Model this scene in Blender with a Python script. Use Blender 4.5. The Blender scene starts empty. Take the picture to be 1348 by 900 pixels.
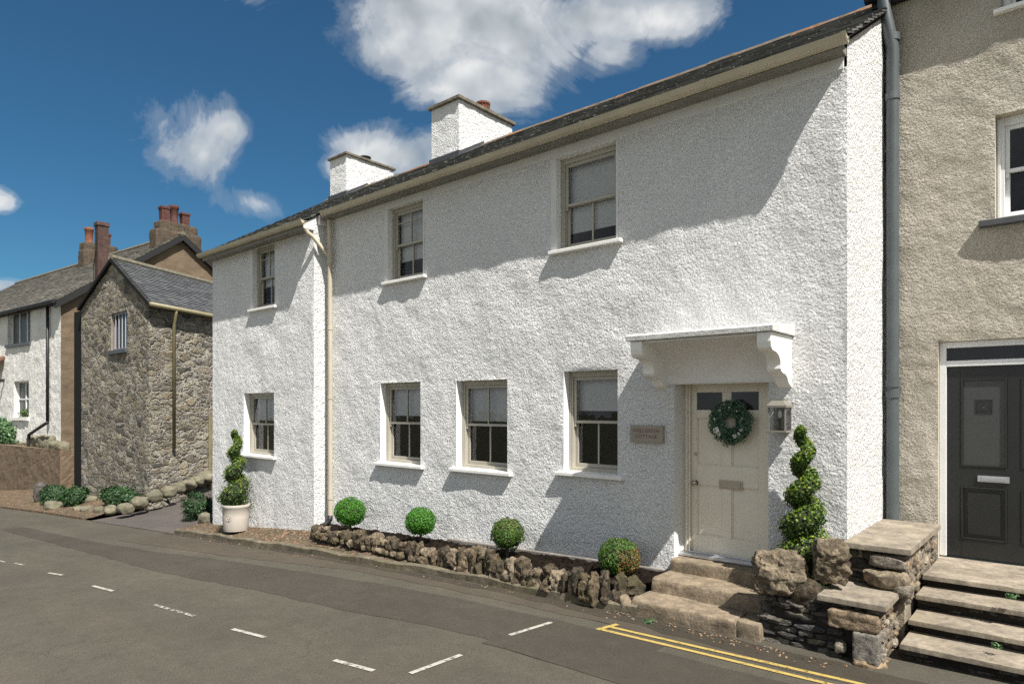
import bpy, math, random
import numpy as np
from mathutils import Vector, noise, Matrix

sc = bpy.context.scene
R = random.Random(11)
# ------------------------------------------------------------------ camera geometry / survey helpers
F, A, D, H = 865.0, math.radians(40.75), 7.1, 2.25
CA, SA = math.cos(A), math.sin(A)
FW, RT = (-SA, CA), (CA, SA)

def ray(px, py):
    u = px - 674.0
    return (-F*SA + u*CA, F*CA + u*SA, 535.0 - py)
def onY(px, py, y=0.0):
    d = ray(px, py); t = (y + D)/d[1]; return (d[0]*t, y, H + d[2]*t)
def onX(px, py, X):
    d = ray(px, py); t = X/d[0]; return (X, d[1]*t - D, H + d[2]*t)
def onZ(px, py, z):
    d = ray(px, py); t = (z - H)/d[2]; return (d[0]*t, d[1]*t - D, z)
def along(C, d, px):
    """distance along d from C at which the vertical plane through px is met"""
    r = ray(px, 535); x0, y0 = C[0], C[1] + D
    return (r[0]*y0 - r[1]*x0)/(r[1]*d[0] - r[0]*d[1])
def zat(P, py):
    """height that image row py has above the point P"""
    dep = -P[0]*SA + (P[1] + D)*CA
    return H + (535 - py)*dep/F

_RX = [-400, -60, -30.8, -25, -15.84, -11.27, -7.94, -5.63, -3.7, -2.3, 0, 12, 400]
_RZ = [-5, -3.4, -1.56, -1.17, -.615, -.324, -.144, -.038, .02, .015, .03, .25, 3]
def zr(X): return float(np.interp(X, _RX, _RZ))
def onRoad(px, py, dz=0.0):
    z = 0.0
    for _ in range(30):
        p = onZ(px, py, z); z = .5*z + .5*(zr(p[0]) + dz)
    return onZ(px, py, z)

# ------------------------------------------------------------------ noise on arrays
def _h(i, j, s):
    n = (i*374761393 + j*668265263 + s*974634777) & 0xffffffff
    n = ((n ^ (n >> 13))*1274126177) & 0xffffffff
    return ((n ^ (n >> 16)) & 0xffff)/65535.0
def vn(x, y, s=0):
    xi = np.floor(x).astype(np.int64); yi = np.floor(y).astype(np.int64)
    fx = x - xi; fy = y - yi; fx = fx*fx*(3 - 2*fx); fy = fy*fy*(3 - 2*fy)
    a = _h(xi, yi, s); b = _h(xi+1, yi, s); c = _h(xi, yi+1, s); d = _h(xi+1, yi+1, s)
    return (a*(1-fx) + b*fx)*(1-fy) + (c*(1-fx) + d*fx)*fy

# ------------------------------------------------------------------ mesh builder
class MB:
    def __init__(s): s.v = []; s.f = []
    def add(s, vs, fs):
        o = len(s.v); s.v += [tuple(q) for q in vs]; s.f += [tuple(i + o for i in f) for f in fs]; return s
    def box(s, a, b):
        x0, y0, z0 = a; x1, y1, z1 = b
        x0, x1 = min(x0, x1), max(x0, x1); y0, y1 = min(y0, y1), max(y0, y1); z0, z1 = min(z0, z1), max(z0, z1)
        return s.add([(x0,y0,z0),(x1,y0,z0),(x1,y1,z0),(x0,y1,z0),(x0,y0,z1),(x1,y0,z1),(x1,y1,z1),(x0,y1,z1)],
                     [(0,3,2,1),(4,5,6,7),(0,1,5,4),(1,2,6,5),(2,3,7,6),(3,0,4,7)])
    def obox(s, P, ud, L, nd, T, z0, z1, z0b=None, z1b=None):
        """box from P along unit ud (L) and nd (T)"""
        z0b = z0 if z0b is None else z0b; z1b = z1 if z1b is None else z1b
        q = []
        for (a, b, zz) in ((0,0,z0),(L,0,z0b),(L,T,z0b),(0,T,z0),(0,0,z1),(L,0,z1b),(L,T,z1b),(0,T,z1)):
            q.append((P[0] + ud[0]*a + nd[0]*b, P[1] + ud[1]*a + nd[1]*b, zz))
        return s.add(q, [(0,3,2,1),(4,5,6,7),(0,1,5,4),(1,2,6,5),(2,3,7,6),(3,0,4,7)])
    def quad(s, *p): return s.add(p, [tuple(range(len(p)))])
    def prism(s, prof, ax, a, b):
        """profile of 2D points extruded along axis 0/1/2 from a to b"""
        n = len(prof); vs = []
        for t in (a, b):
            for (p, q) in prof:
                vs.append((t, p, q) if ax == 0 else (p, t, q) if ax == 1 else (p, q, t))
        fs = [(i, (i+1) % n, n + (i+1) % n, n + i) for i in range(n)]
        fs += [tuple(range(n))[::-1], tuple(range(n, 2*n))]
        return s.add(vs, fs)
    def tube(s, pts, r, n=14, cap=True):
        pts = [Vector(p) for p in pts]; rr = r if isinstance(r, (list, tuple)) else [r]*len(pts)
        up = None; vs = []; fs = []
        for i, p in enumerate(pts):
            t = (pts[min(i+1, len(pts)-1)] - pts[max(i-1, 0)]).normalized()
            if up is None: up = t.orthogonal().normalized()
            up = (up - t*up.dot(t)).normalized(); sd = t.cross(up)
            for k in range(n):
                a = 2*math.pi*k/n; vs.append(p + (up*math.cos(a) + sd*math.sin(a))*rr[i])
            if i:
                for k in range(n):
                    fs.append(((i-1)*n + k, (i-1)*n + (k+1) % n, i*n + (k+1) % n, i*n + k))
        if cap: fs += [tuple(range(n))[::-1], tuple(range((len(pts)-1)*n, len(pts)*n))]
        return s.add(vs, fs)
    def lathe(s, c, prof, n=32, a0=0.0, sq=0):
        """profile (r, z) about the vertical through c"""
        vs = []; fs = []
        for i, (r, z) in enumerate(prof):
            for k in range(n):
                a = a0 + 2*math.pi*k/n; vs.append((c[0] + r*math.cos(a), c[1] + r*math.sin(a), c[2] + z))
            if i:
                for k in range(n): fs.append(((i-1)*n + k, (i-1)*n + (k+1) % n, i*n + (k+1) % n, i*n + k))
        fs += [tuple(range(n))[::-1], tuple(range((len(prof)-1)*n, len(prof)*n))]
        return s.add(vs, fs)
    def rock(s, c, size, seed, k=4.0, rough=.16, n=6, rot=0.0, freq=1.3, cut=2):
        """a stone: rounded box of half sizes `size`, roughened, with some flat broken faces"""
        rg = random.Random(seed); idx = {}; vs = []; fs = []
        def vid(p):
            key = (round(p[0], 4), round(p[1], 4), round(p[2], 4))
            if key not in idx: idx[key] = len(vs); vs.append(p)
            return idx[key]
        for ax in range(3):
            for sg in (-1, 1):
                for i in range(n):
                    for j in range(n):
                        q = []
                        for (di, dj) in ((0,0),(1,0),(1,1),(0,1)):
                            a = -1 + 2*(i + di)/n; b = -1 + 2*(j + dj)/n
                            p = [0, 0, 0]; p[ax] = sg; p[(ax+1) % 3] = a; p[(ax+2) % 3] = b; q.append(vid(tuple(p)))
                        fs.append(tuple(q) if sg > 0 else tuple(q[::-1]))
        off = Vector((rg.uniform(-50, 50), rg.uniform(-50, 50), rg.uniform(-50, 50)))
        planes = []
        for _ in range(cut):
            nn = Vector((rg.uniform(-1, 1), rg.uniform(-1, 1), rg.uniform(-.6, 1))).normalized(); planes.append((nn, rg.uniform(.72, .95)))
        co, si = math.cos(rot), math.sin(rot); out = []
        sm = (size[0]*size[1]*size[2])**(1/3)
        for p in vs:
            P = Vector(p); l = (abs(p[0])**k + abs(p[1])**k + abs(p[2])**k)**(1/k); P = P/l
            for nn, d in planes:
                e = P.dot(nn) - d*1.05
                if e > 0: P -= nn*e*.85
            Q = Vector((P[0]*size[0], P[1]*size[1], P[2]*size[2]))
            w = Q/sm*freq + off
            d = noise.fractal(w, .9, 2.1, 4)*rough*sm + (noise.cell(w*1.6) - .5)*rough*.25*sm
            Q += P.normalized()*d
            out.append((c[0] + Q[0]*co - Q[1]*si, c[1] + Q[0]*si + Q[1]*co, c[2] + Q[2]))
        return s.add(out, fs)
    def build(s, name, mat, parent=None, smooth=False, bevel=0.0, auto=None):
        o0 = Vector((0, 0, 0)); q = parent
        while q is not None: o0 = o0 + q.location; q = q.parent
        me = bpy.data.meshes.new(name)
        V = np.array(s.v, dtype=np.float32) - np.array(o0[:], dtype=np.float32)
        if len(s.f) > 30000 and all(len(f) == 4 for f in s.f[:50]) and all(len(f) == 4 for f in s.f):
            n = len(s.f); me.vertices.add(len(V)); me.vertices.foreach_set('co', V.ravel())
            me.loops.add(n*4); me.loops.foreach_set('vertex_index', np.array(s.f, dtype=np.int32).ravel())
            me.polygons.add(n); me.polygons.foreach_set('loop_start', np.arange(0, n*4, 4, dtype=np.int32))
            me.update(calc_edges=True)
        else:
            me.from_pydata([tuple(p) for p in V.tolist()], [], s.f); me.update()
        if smooth:
            me.polygons.foreach_set('use_smooth', [True]*len(me.polygons))
            if auto:
                me.set_sharp_from_angle(angle=math.radians(auto))
        me.validate()
        o = bpy.data.objects.new(name, me); sc.collection.objects.link(o)
        if mat: me.materials.append(mat)
        if parent is not None: o.parent = parent
        if bevel:
            m = o.modifiers.new('bevel', 'BEVEL'); m.width = bevel; m.segments = 2; m.limit_method = 'ANGLE'
        return o

def tag(o, label=None, cat=None, group=None, kind=None):
    if label: o['label'] = label
    if cat: o['category'] = cat
    if group: o['group'] = group
    if kind: o['kind'] = kind
    return o
def thing(name, loc, label, cat, group=None):
    o = bpy.data.objects.new(name, None); o.location = loc; o.empty_display_size = .1
    sc.collection.objects.link(o); return tag(o, label, cat, group)

# ------------------------------------------------------------------ materials
def nt(name):
    m = bpy.data.materials.new(name); m.use_nodes = True; t = m.node_tree
    b = t.nodes['Principled BSDF']; return m, t, b
def N(t, kind, **kw):
    n = t.nodes.new(kind)
    for k, v in kw.items():
        if k in n.inputs: n.inputs[k].default_value = v
        else: setattr(n, k, v)
    return n
def L(t, a, b): t.links.new(a, b)
def ramp(t, src, stops, interp='LINEAR'):
    r = t.nodes.new('ShaderNodeValToRGB'); r.color_ramp.interpolation = interp
    e = r.color_ramp.elements
    while len(e) > 1: e.remove(e[-1])
    e[0].position = stops[0][0]; e[0].color = (*stops[0][1], 1)
    for p, c in stops[1:]:
        x = e.new(p); x.color = (*c, 1)
    L(t, src, r.inputs['Fac']); return r.outputs['Color']
def g(v): return (v, v, v)
def pos(t, scale=None, rotz=0.0):
    p = t.nodes.new('ShaderNodeNewGeometry').outputs['Position']
    if scale is None and not rotz: return p
    m = t.nodes.new('ShaderNodeMapping'); L(t, p, m.inputs['Vector'])
    if scale: m.inputs['Scale'].default_value = scale
    m.inputs['Rotation'].default_value = (0, 0, rotz)
    return m.outputs[0]
def noi(t, vec, scale, detail=4, rough=.6, dist=0.0, out='Fac'):
    n = N(t, 'ShaderNodeTexNoise', Scale=scale, Detail=detail, Roughness=rough, Distortion=dist); L(t, vec, n.inputs['Vector']); return n.outputs[out]
def mixc(t, fac, a, b, mode='MIX'):
    m = t.nodes.new('ShaderNodeMix'); m.data_type = 'RGBA'; m.blend_type = mode
    for i, x in ((0, fac), (6, a), (7, b)):
        if hasattr(x, 'is_output'): L(t, x, m.inputs[i])
        elif i == 0: m.inputs[0].default_value = x
        else: m.inputs[i].default_value = (*x, 1)
    return m.outputs[2]
def math_(t, op, a, b=0.0, c=None):
    m = t.nodes.new('ShaderNodeMath'); m.operation = op
    for i, x in enumerate((a, b, c)):
        if x is None: continue
        if hasattr(x, 'is_output'): L(t, x, m.inputs[i])
        else: m.inputs[i].default_value = x
    return m.outputs[0]
def bump(t, b, h, dist, strength=1.0):
    n = t.nodes.new('ShaderNodeBump'); n.inputs['Distance'].default_value = dist; n.inputs['Strength'].default_value = strength
    L(t, h, n.inputs['Height']); L(t, n.outputs[0], b.inputs['Normal'])

def plain(name, col, rough=.5, metal=0.0, var=.08, bmp=.0008, sc_=30, spec=.5):
    m, t, b = nt(name)
    c = noi(t, pos(t), sc_*.15, 5)
    d = tuple(x*(1-var) for x in col); e = tuple(min(1, x*(1+var)) for x in col)
    L(t, ramp(t, c, [(.3, d), (.7, e)]), b.inputs['Base Color'])
    b.inputs['Roughness'].default_value = rough; b.inputs['Metallic'].default_value = metal
    b.inputs['Specular IOR Level'].default_value = spec
    if bmp: bump(t, b, noi(t, pos(t), sc_, 3), bmp)
    return m

def roughcast(name, c0, c1, scale=34, dist=.014, stain=None, sharp=1.0):
    """wet-dash render: small pebble-like lumps thrown on the wall"""
    m, t, b = nt(name); p = pos(t)
    n1 = noi(t, p, scale*1.05, 6, .68, .5)
    n2 = noi(t, p, scale*.4, 2, .5)
    v = N(t, 'ShaderNodeTexVoronoi', Scale=scale*1.3, Randomness=1.0); v.feature = 'SMOOTH_F1'; v.inputs['Smoothness'].default_value = .22
    L(t, p, v.inputs['Vector'])
    h = math_(t, 'ADD', math_(t, 'MULTIPLY', n1, 1.5), math_(t, 'MULTIPLY', v.outputs['Distance'], -.45*sharp))
    h = math_(t, 'ADD', h, math_(t, 'MULTIPLY', n2, 1.1))
    bump(t, b, h, dist)
    col = ramp(t, noi(t, p, 1.3, 6, .65), [(.3, c0), (.62, c1)])
    if stain:
        s = noi(t, pos(t, (1.6, 1.6, .5)), 1.5, 5, .7)
        col = mixc(t, ramp(t, s, [(.55, g(0)), (.78, g(.55))]), col, stain)
    L(t, col, b.inputs['Base Color']); b.inputs['Roughness'].default_value = .85; b.inputs['Specular IOR Level'].default_value = .25
    return m

def masonry(name, cols, mortar, sx=2.6, sz=6.0, joint=.07, dist=.05, island=False, moss=None):
    """rubble stonework: uneven stones by random cell colour, recessed pale joints"""
    m, t, b = nt(name); p = pos(t, (sx, sx, sz))
    wob = t.nodes.new('ShaderNodeVectorMath'); wob.operation = 'SCALE'; L(t, noi(t, pos(t), 2.2, 3, .6, 0, 'Color'), wob.inputs[0]); wob.inputs[3].default_value = 1.5
    ad = t.nodes.new('ShaderNodeVectorMath'); ad.operation = 'ADD'; L(t, p, ad.inputs[0]); L(t, wob.outputs[0], ad.inputs[1])
    pick = ramp(t, noi(t, pos(t), .75, 3, .6), [(.49, g(0)), (.51, g(1))]); cc = []; dd = []
    for S_ in (1.0, 1.75):
        v1 = N(t, 'ShaderNodeTexVoronoi', Scale=S_, Randomness=.9); L(t, ad.outputs[0], v1.inputs['Vector']); cc.append(v1.outputs['Color'])
        v2 = N(t, 'ShaderNodeTexVoronoi', Scale=S_, Randomness=.9); v2.feature = 'DISTANCE_TO_EDGE'; L(t, ad.outputs[0], v2.inputs['Vector']); dd.append(v2.outputs['Distance'])
    sx_ = t.nodes.new('ShaderNodeSeparateColor'); L(t, mixc(t, pick, cc[0], cc[1]), sx_.inputs[0])
    edist = t.nodes.new('ShaderNodeSeparateColor'); L(t, mixc(t, pick, dd[0], dd[1]), edist.inputs[0]); edist = edist.outputs[0]
    st = ramp(t, sx_.outputs[0], [(i/(len(cols)-1), c) for i, c in enumerate(cols)])
    fine = noi(t, pos(t), 14, 6, .7)
    st = mixc(t, .6, st, ramp(t, fine, [(.25, g(.45)), (.75, g(1.1))]), 'MULTIPLY')
    edge = math_(t, 'ADD', edist, math_(t, 'MULTIPLY', math_(t, 'SUBTRACT', noi(t, pos(t), 9, 4), .5), .22))
    k = ramp(t, edge, [(joint*.5, g(0)), (joint*1.8, g(1))])
    mo = mixc(t, .6, mortar, ramp(t, noi(t, pos(t), 5, 6, .7), [(.36, g(.12)), (.6, g(1))]), 'MULTIPLY')
    col = mixc(t, k, mo, st)
    if moss:
        col = mixc(t, ramp(t, noi(t, pos(t), .9, 6, .7), [(.5, g(0)), (.72, g(.6))]), col, moss)
    L(t, col, b.inputs['Base Color']); b.inputs['Roughness'].default_value = .9; b.inputs['Specular IOR Level'].default_value = .2
    h = math_(t, 'ADD', k, math_(t, 'MULTIPLY', fine, .7)); bump(t, b, h, dist)
    return m

def stone(name, cols, rough=.85, freq=7, dist=.012, moss=None, spec=.3, strat=None, con=False):
    """single stones: colour by mesh island, mottled, pitted"""
    m, t, b = nt(name); geo = t.nodes.new('ShaderNodeNewGeometry'); p = geo.outputs['Position']
    st = ramp(t, geo.outputs['Random Per Island'], [(i/(len(cols)-1), c) for i, c in enumerate(cols)])
    f = noi(t, p, freq, 8, .72, .3); f2 = noi(t, p, freq*5, 5, .7)
    st = mixc(t, .85, st, ramp(t, f, [(.36, g(.16)), (.5, g(.8)), (.64, g(1.7))] if con else [(.28, g(.28)), (.5, g(.8)), (.72, g(1.45))]), 'MULTIPLY')
    st = mixc(t, .5, st, ramp(t, f2, [(.3, g(.45)), (.7, g(1.3))]), 'MULTIPLY')
    if moss:
        st = mixc(t, ramp(t, noi(t, p, 2.3, 6, .7), [(.52, g(0)), (.66, g(.75))]), st, moss)
    L(t, st, b.inputs['Base Color']); b.inputs['Roughness'].default_value = rough; b.inputs['Specular IOR Level'].default_value = spec
    h = math_(t, 'ADD', f, math_(t, 'MULTIPLY', f2, .45))
    if strat:
        h = math_(t, 'ADD', h, math_(t, 'MULTIPLY', noi(t, pos(t, (1, 1, strat)), freq, 4, .6), 1.2))
    bump(t, b, h, dist); return m

def leafmat(name, cols, rough=.5):
    m, t, b = nt(name); geo = t.nodes.new('ShaderNodeNewGeometry')
    st = ramp(t, geo.outputs['Random Per Island'], [(i/(len(cols)-1), c) for i, c in enumerate(cols)])
    st = mixc(t, .5, st, ramp(t, noi(t, geo.outputs['Position'], 9, 3), [(.3, g(.55)), (.7, g(1.3))]), 'MULTIPLY')
    L(t, st, b.inputs['Base Color']); b.inputs['Roughness'].default_value = rough
    tr = t.nodes.new('ShaderNodeBsdfTranslucent'); L(t, st, tr.inputs[0]); mx = t.nodes.new('ShaderNodeMixShader'); mx.inputs[0].default_value = .25
    L(t, b.outputs[0], mx.inputs[1]); L(t, tr.outputs[0], mx.inputs[2]); L(t, mx.outputs[0], t.nodes['Material Output'].inputs[0])
    return m

def glass(name='window_glass', tint=.9):
    m = bpy.data.materials.new(name); m.use_nodes = True; t = m.node_tree; t.nodes.clear()
    o = t.nodes.new('ShaderNodeOutputMaterial'); tr = t.nodes.new('ShaderNodeBsdfTransparent'); tr.inputs[0].default_value = (tint, tint, tint*1.01, 1)
    gl = t.nodes.new('ShaderNodeBsdfGlossy'); gl.inputs['Roughness'].default_value = .02; gl.inputs[0].default_value = (.9, .92, .95, 1)
    fr = t.nodes.new('ShaderNodeFresnel'); fr.inputs[0].default_value = 1.5
    bp = t.nodes.new('ShaderNodeBump'); bp.inputs['Distance'].default_value = .002
    L(t, noi(t, pos(t), 3, 2), bp.inputs['Height']); L(t, bp.outputs[0], gl.inputs['Normal'])
    mx = t.nodes.new('ShaderNodeMixShader'); L(t, fr.outputs[0], mx.inputs[0]); L(t, tr.outputs[0], mx.inputs[1]); L(t, gl.outputs[0], mx.inputs[2])
    L(t, mx.outputs[0], o.inputs[0]); return m

def slate(name, cols, lichen=(.20, .13, .06), la=.6, rough=.6):
    m, t, b = nt(name); geo = t.nodes.new('ShaderNodeNewGeometry'); p = geo.outputs['Position']
    st = ramp(t, geo.outputs['Random Per Island'], [(i/(len(cols)-1), c) for i, c in enumerate(cols)])
    st = mixc(t, .7, st, ramp(t, noi(t, p, 6, 7, .7), [(.3, g(.5)), (.7, g(1.35))]), 'MULTIPLY')
    st = mixc(t, ramp(t, noi(t, p, 3.5, 8, .75), [(.56, g(0)), (.68, g(la))]), st, lichen)
    L(t, st, b.inputs['Base Color']); b.inputs['Roughness'].default_value = rough
    bump(t, b, noi(t, p, 40, 5, .7), .004); return m

M = {}
M['white'] = roughcast('white_roughcast', (.815, .82, .825), (.885, .888, .89), 29, .040)
M['whitesmooth'] = plain('smooth_white_plaster', (.73, .725, .715), .8, var=.05, bmp=.004, sc_=25, spec=.2)
M['beige'] = roughcast('beige_roughcast', (.44, .40, .325), (.54, .50, .425), 32, .030, stain=(.32, .30, .25))
M['beigesmooth'] = plain('beige_plaster', (.50, .45, .36), .8, bmp=.003)
M['farwhite'] = roughcast('pebbledash_white', (.62, .62, .60), (.78, .77, .74), 16, .03, stain=(.42, .41, .38))
M['brown'] = roughcast('brown_render', (.115, .085, .058), (.17, .126, .085), 14, .012, stain=(.10, .075, .055))
M['rubble'] = masonry('rubble_stone', [(.14, .125, .115), (.32, .27, .19), (.42, .36, .26), (.20, .18, .175), (.48, .44, .35), (.23, .19, .13), (.12, .115, .10), (.36, .31, .22)], (.46, .43, .37), 1.5, 4.6, .085, .12)
M['cream'] = plain('cream_window_paint', (.37, .35, .295), .38, var=.04, bmp=.0006)
M['door'] = plain('cream_door_paint', (.72, .67, .565), .34, var=.03, bmp=.0005)
M['gutter'] = plain('cream_plastic_gutter', (.44, .395, .30), .4, var=.12, bmp=.0006, sc_=12)
M['white_paint'] = plain('white_paint', (.72, .73, .74), .4, var=.04)
M['sillpaint'] = plain('white_masonry_paint', (.78, .765, .74), .6, var=.06, bmp=.002)
M['glass'] = glass()
M['blind'] = plain('roller_blind_cloth', (.68, .70, .69), .8, var=.03, sc_=80)
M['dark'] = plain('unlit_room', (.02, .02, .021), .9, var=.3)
M['curtain'] = plain('grey_curtain', (.20, .20, .20), .9, var=.2)
M['slate'] = slate('roof_slate', [(.04, .042, .042), (.10, .10, .095), (.065, .067, .062), (.16, .16, .15), (.05, .05, .05)])
M['slate_old'] = slate('old_roof_slate', [(.07, .066, .055), (.13, .12, .10), (.085, .08, .07), (.20, .185, .155)], (.18, .165, .11), .6, .8)
M['slate_grey'] = slate('grey_roof_slate', [(.085, .088, .095), (.12, .125, .13), (.10, .10, .105), (.15, .155, .16)], (.10, .10, .08), .4, .55)
M['ridge'] = stone('ridge_tile', [(.26, .13, .065), (.17, .12, .08), (.13, .11, .085)], freq=9, dist=.008)
M['ridge_grey'] = stone('stone_ridge', [(.16, .15, .11), (.22, .20, .15)], freq=8)
M['terracotta'] = stone('terracotta', [(.20, .075, .042), (.24, .095, .055)], freq=5, dist=.004)
M['terracotta_old'] = stone('sooty_terracotta', [(.15, .055, .04), (.09, .042, .036), (.18, .068, .046)], freq=8, dist=.006)
M['capstone'] = stone('chimney_cap', [(.20, .175, .13), (.16, .14, .11)], freq=8, dist=.01)
M['lead'] = plain('lead_flashing', (.05, .052, .058), .55, var=.2)
M['chimneystone'] = stone('chimney_stone', [(.065, .052, .038), (.11, .085, .06), (.08, .064, .048)], freq=6, dist=.03)
M['black'] = plain('black_paint', (.012, .012, .013), .55, var=.2)
M['darkpipe'] = plain('dark_grey_pipe', (.075, .09, .095), .42, var=.12)
M['olive'] = plain('olive_pipe_paint', (.20, .175, .095), .5, var=.15)
M['rust'] = stone('rusty_flue', [(.085, .05, .042), (.10, .06, .05)], freq=6, dist=.006)
M['sandstep'] = stone('worn_sandstone', [(.25, .20, .14), (.285, .225, .16), (.23, .185, .13)], freq=6, dist=.02, moss=(.17, .14, .095))
M['slabstone'] = stone('grey_sandstone_slab', [(.27, .235, .185), (.31, .265, .21), (.25, .215, .165)], freq=4.5, dist=.008, moss=(.22, .19, .13))
M['limestone'] = stone('weathered_limestone', [(.19, .145, .09), (.10, .08, .055), (.38, .31, .22), (.16, .12, .08), (.085, .07, .05), (.24, .185, .12)], freq=13, dist=.06, con=True, moss=(.10, .085, .04))
M['slatestone'] = stone('dark_slate_stone', [(.06, .056, .05), (.13, .12, .105), (.085, .078, .07), (.19, .17, .14), (.07, .07, .072), (.24, .20, .145)], freq=8, dist=.045, con=True, strat=6, rough=.7)
M['warmstone'] = stone('warm_rubble_stone', [(.26, .215, .155), (.27, .195, .12), (.20, .175, .145), (.33, .285, .22), (.15, .13, .11)], freq=8, dist=.04, con=True)
M['boulder'] = stone('pitted_boulder', [(.28, .225, .155), (.31, .25, .175)], freq=8, dist=.10, con=True)
M['edging'] = stone('mossy_rock', [(.22, .20, .14), (.16, .15, .11), (.27, .24, .17)], freq=5, dist=.03, moss=(.13, .125, .06))
M['core'] = plain('dark_wall_core', (.02, .017, .014), .95, var=.3, bmp=.02, sc_=20)
M['mortar'] = plain('lime_mortar', (.22, .19, .14), .95, var=.3, bmp=.012, sc_=30)
M['soil'] = plain('dark_soil', (.012, .008, .0055), .98, var=.5, spec=.1, bmp=.04, sc_=26)
M['cement'] = plain('cement_skirt', (.22, .20, .18), .9, var=.3, bmp=.008)
M['plaque'] = plain('plaque_stone', (.31, .275, .23), .8, var=.08, bmp=.001)
M['plaquetext'] = plain('plaque_lettering', (.17, .10, .08), .8)
M['lantern'] = plain('lantern_stone_paint', (.19, .175, .15), .4, var=.06)
M['potglaze'] = plain('stone_grey_pot', (.46, .42, .37), .7, var=.08, bmp=.001)
M['chrome'] = plain('nickel', (.42, .39, .35), .2, 1.0, var=.03, bmp=0)
M['steel'] = plain('aluminium_sill', (.55, .56, .60), .35, .8, var=.05, bmp=0)
M['door2'] = plain('charcoal_door_paint', (.016, .017, .017), .35, var=.08, bmp=.0005)
M['obscure'] = plain('obscured_glass', (.05, .052, .052), .25, var=.05)
M['slatesill'] = plain('slate_sill', (.07, .073, .08), .5, var=.15)
M['roofside'] = plain('felt', (.018, .018, .018), .95, spec=.1)
M['box_leaf'] = leafmat('box_leaf', [(.030, .15, .006), (.05, .21, .010), (.085, .28, .014), (.045, .18, .008)])
M['box_leaf2'] = leafmat('box_leaf_yellowing', [(.035, .11, .012), (.055, .16, .018), (.11, .21, .025), (.04, .10, .014), (.16, .17, .035)])
M['box_leaf3'] = leafmat('box_leaf_scorched', [(.20, .085, .025), (.16, .09, .02), (.27, .15, .04), (.10, .08, .02)])
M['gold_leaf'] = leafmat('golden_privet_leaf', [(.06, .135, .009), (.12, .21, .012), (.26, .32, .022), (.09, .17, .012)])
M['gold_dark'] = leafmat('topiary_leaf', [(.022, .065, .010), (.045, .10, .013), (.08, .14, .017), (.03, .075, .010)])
M['hedge_leaf'] = leafmat('hedge_leaf', [(.020, .055, .018), (.032, .085, .024), (.045, .11, .03)])
M['dark_leaf'] = leafmat('dark_leaf', [(.03, .085, .03), (.05, .13, .045), (.10, .20, .07), (.16, .25, .12)])
M['wreath_leaf'] = leafmat('wreath_leaf', [(.03, .08, .045), (.05, .13, .07), (.11, .21, .13), (.19, .29, .20)])
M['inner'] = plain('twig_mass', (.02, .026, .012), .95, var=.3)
M['petal'] = plain('white_petal', (.75, .73, .68), .6)
M['bark'] = plain('bark', (.09, .065, .045), .9, bmp=.004)
M['wpaint'] = None

# painted lines with wear, asphalt, cobbles
def asphalt(name, c0, c1, tintc):
    m, t, b = nt(name); p = pos(t)
    big = noi(t, p, .45, 5, .6); f = noi(t, p, 95, 3, .9); mid = noi(t, p, 5, 5, .65)
    st = ramp(t, big, [(.35, c0), (.65, c1)])
    st = mixc(t, ramp(t, noi(t, pos(t, (.25, 1.6, 1)), .9, 5, .6), [(.5, g(0)), (.75, g(.45))]), st, tintc)
    st = mixc(t, .75, st, ramp(t, f, [(.32, g(.35)), (.5, g(.95)), (.7, g(1.75))]), 'MULTIPLY')
    st = mixc(t, .5, st, ramp(t, mid, [(.3, g(.75)), (.7, g(1.15))]), 'MULTIPLY')
    # crack lines
    v = N(t, 'ShaderNodeTexVoronoi', Scale=.55); v.feature = 'DISTANCE_TO_EDGE'
    ad = t.nodes.new('ShaderNodeVectorMath'); ad.operation = 'ADD'; L(t, p, ad.inputs[0]); L(t, noi(t, p, 1.5, 6, .7, 0, 'Color'), ad.inputs[1]); L(t, ad.outputs[0], v.inputs['Vector'])
    ck = math_(t, 'MULTIPLY', ramp(t, v.outputs['Distance'], [(.0, g(.35)), (.012, g(0))]), ramp(t, noi(t, p, .7, 3), [(.5, g(0)), (.6, g(1))]))
    st = mixc(t, ck, st, (.03, .027, .024))
    L(t, st, b.inputs['Base Color']); b.inputs['Roughness'].default_value = .88; b.inputs['Specular IOR Level'].default_value = .3
    bump(t, b, math_(t, 'SUBTRACT', math_(t, 'ADD', f, math_(t, 'MULTIPLY', mid, .3)), ck), .006); return m
M['asphalt'] = asphalt('old_asphalt', (.068, .062, .048), (.086, .078, .061), (.125, .100, .074))
M['patch'] = asphalt('asphalt_patch', (.050, .043, .034), (.061, .053, .042), (.085, .072, .06))
M['patch2'] = asphalt('warm_asphalt_patch', (.066, .056, .042), (.080, .067, .051), (.10, .08, .06))
M['drive'] = asphalt('drive_asphalt', (.080, .069, .064), (.10, .085, .078), (.13, .112, .105))
M['ground'] = plain('earth', (.10, .10, .055), .95, var=.4, bmp=.03, sc_=5)
def paint(name, col, wear):
    m, t, b = nt(name); p = pos(t)
    w = ramp(t, noi(t, p, 16, 6, .75), [(wear-.05, g(0)), (wear+.05, g(1))])
    L(t, mixc(t, .5, col, ramp(t, noi(t, p, 30, 4), [(.3, g(.75)), (.7, g(1.1))]), 'MULTIPLY'), b.inputs['Base Color']); b.inputs['Roughness'].default_value = .75
    tr = t.nodes.new('ShaderNodeBsdfTransparent'); mx = t.nodes.new('ShaderNodeMixShader'); L(t, w, mx.inputs[0]); L(t, tr.outputs[0], mx.inputs[1]); L(t, b.outputs[0], mx.inputs[2])
    L(t, mx.outputs[0], t.nodes['Material Output'].inputs[0]); return m
M['wline'] = paint('worn_white_road_paint', (.40, .38, .335), .42)
M['wline_worn'] = paint('very_worn_road_paint', (.42, .40, .35), .50)
M['yline'] = paint('worn_yellow_road_paint', (.40, .295, .085), .40)
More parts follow.
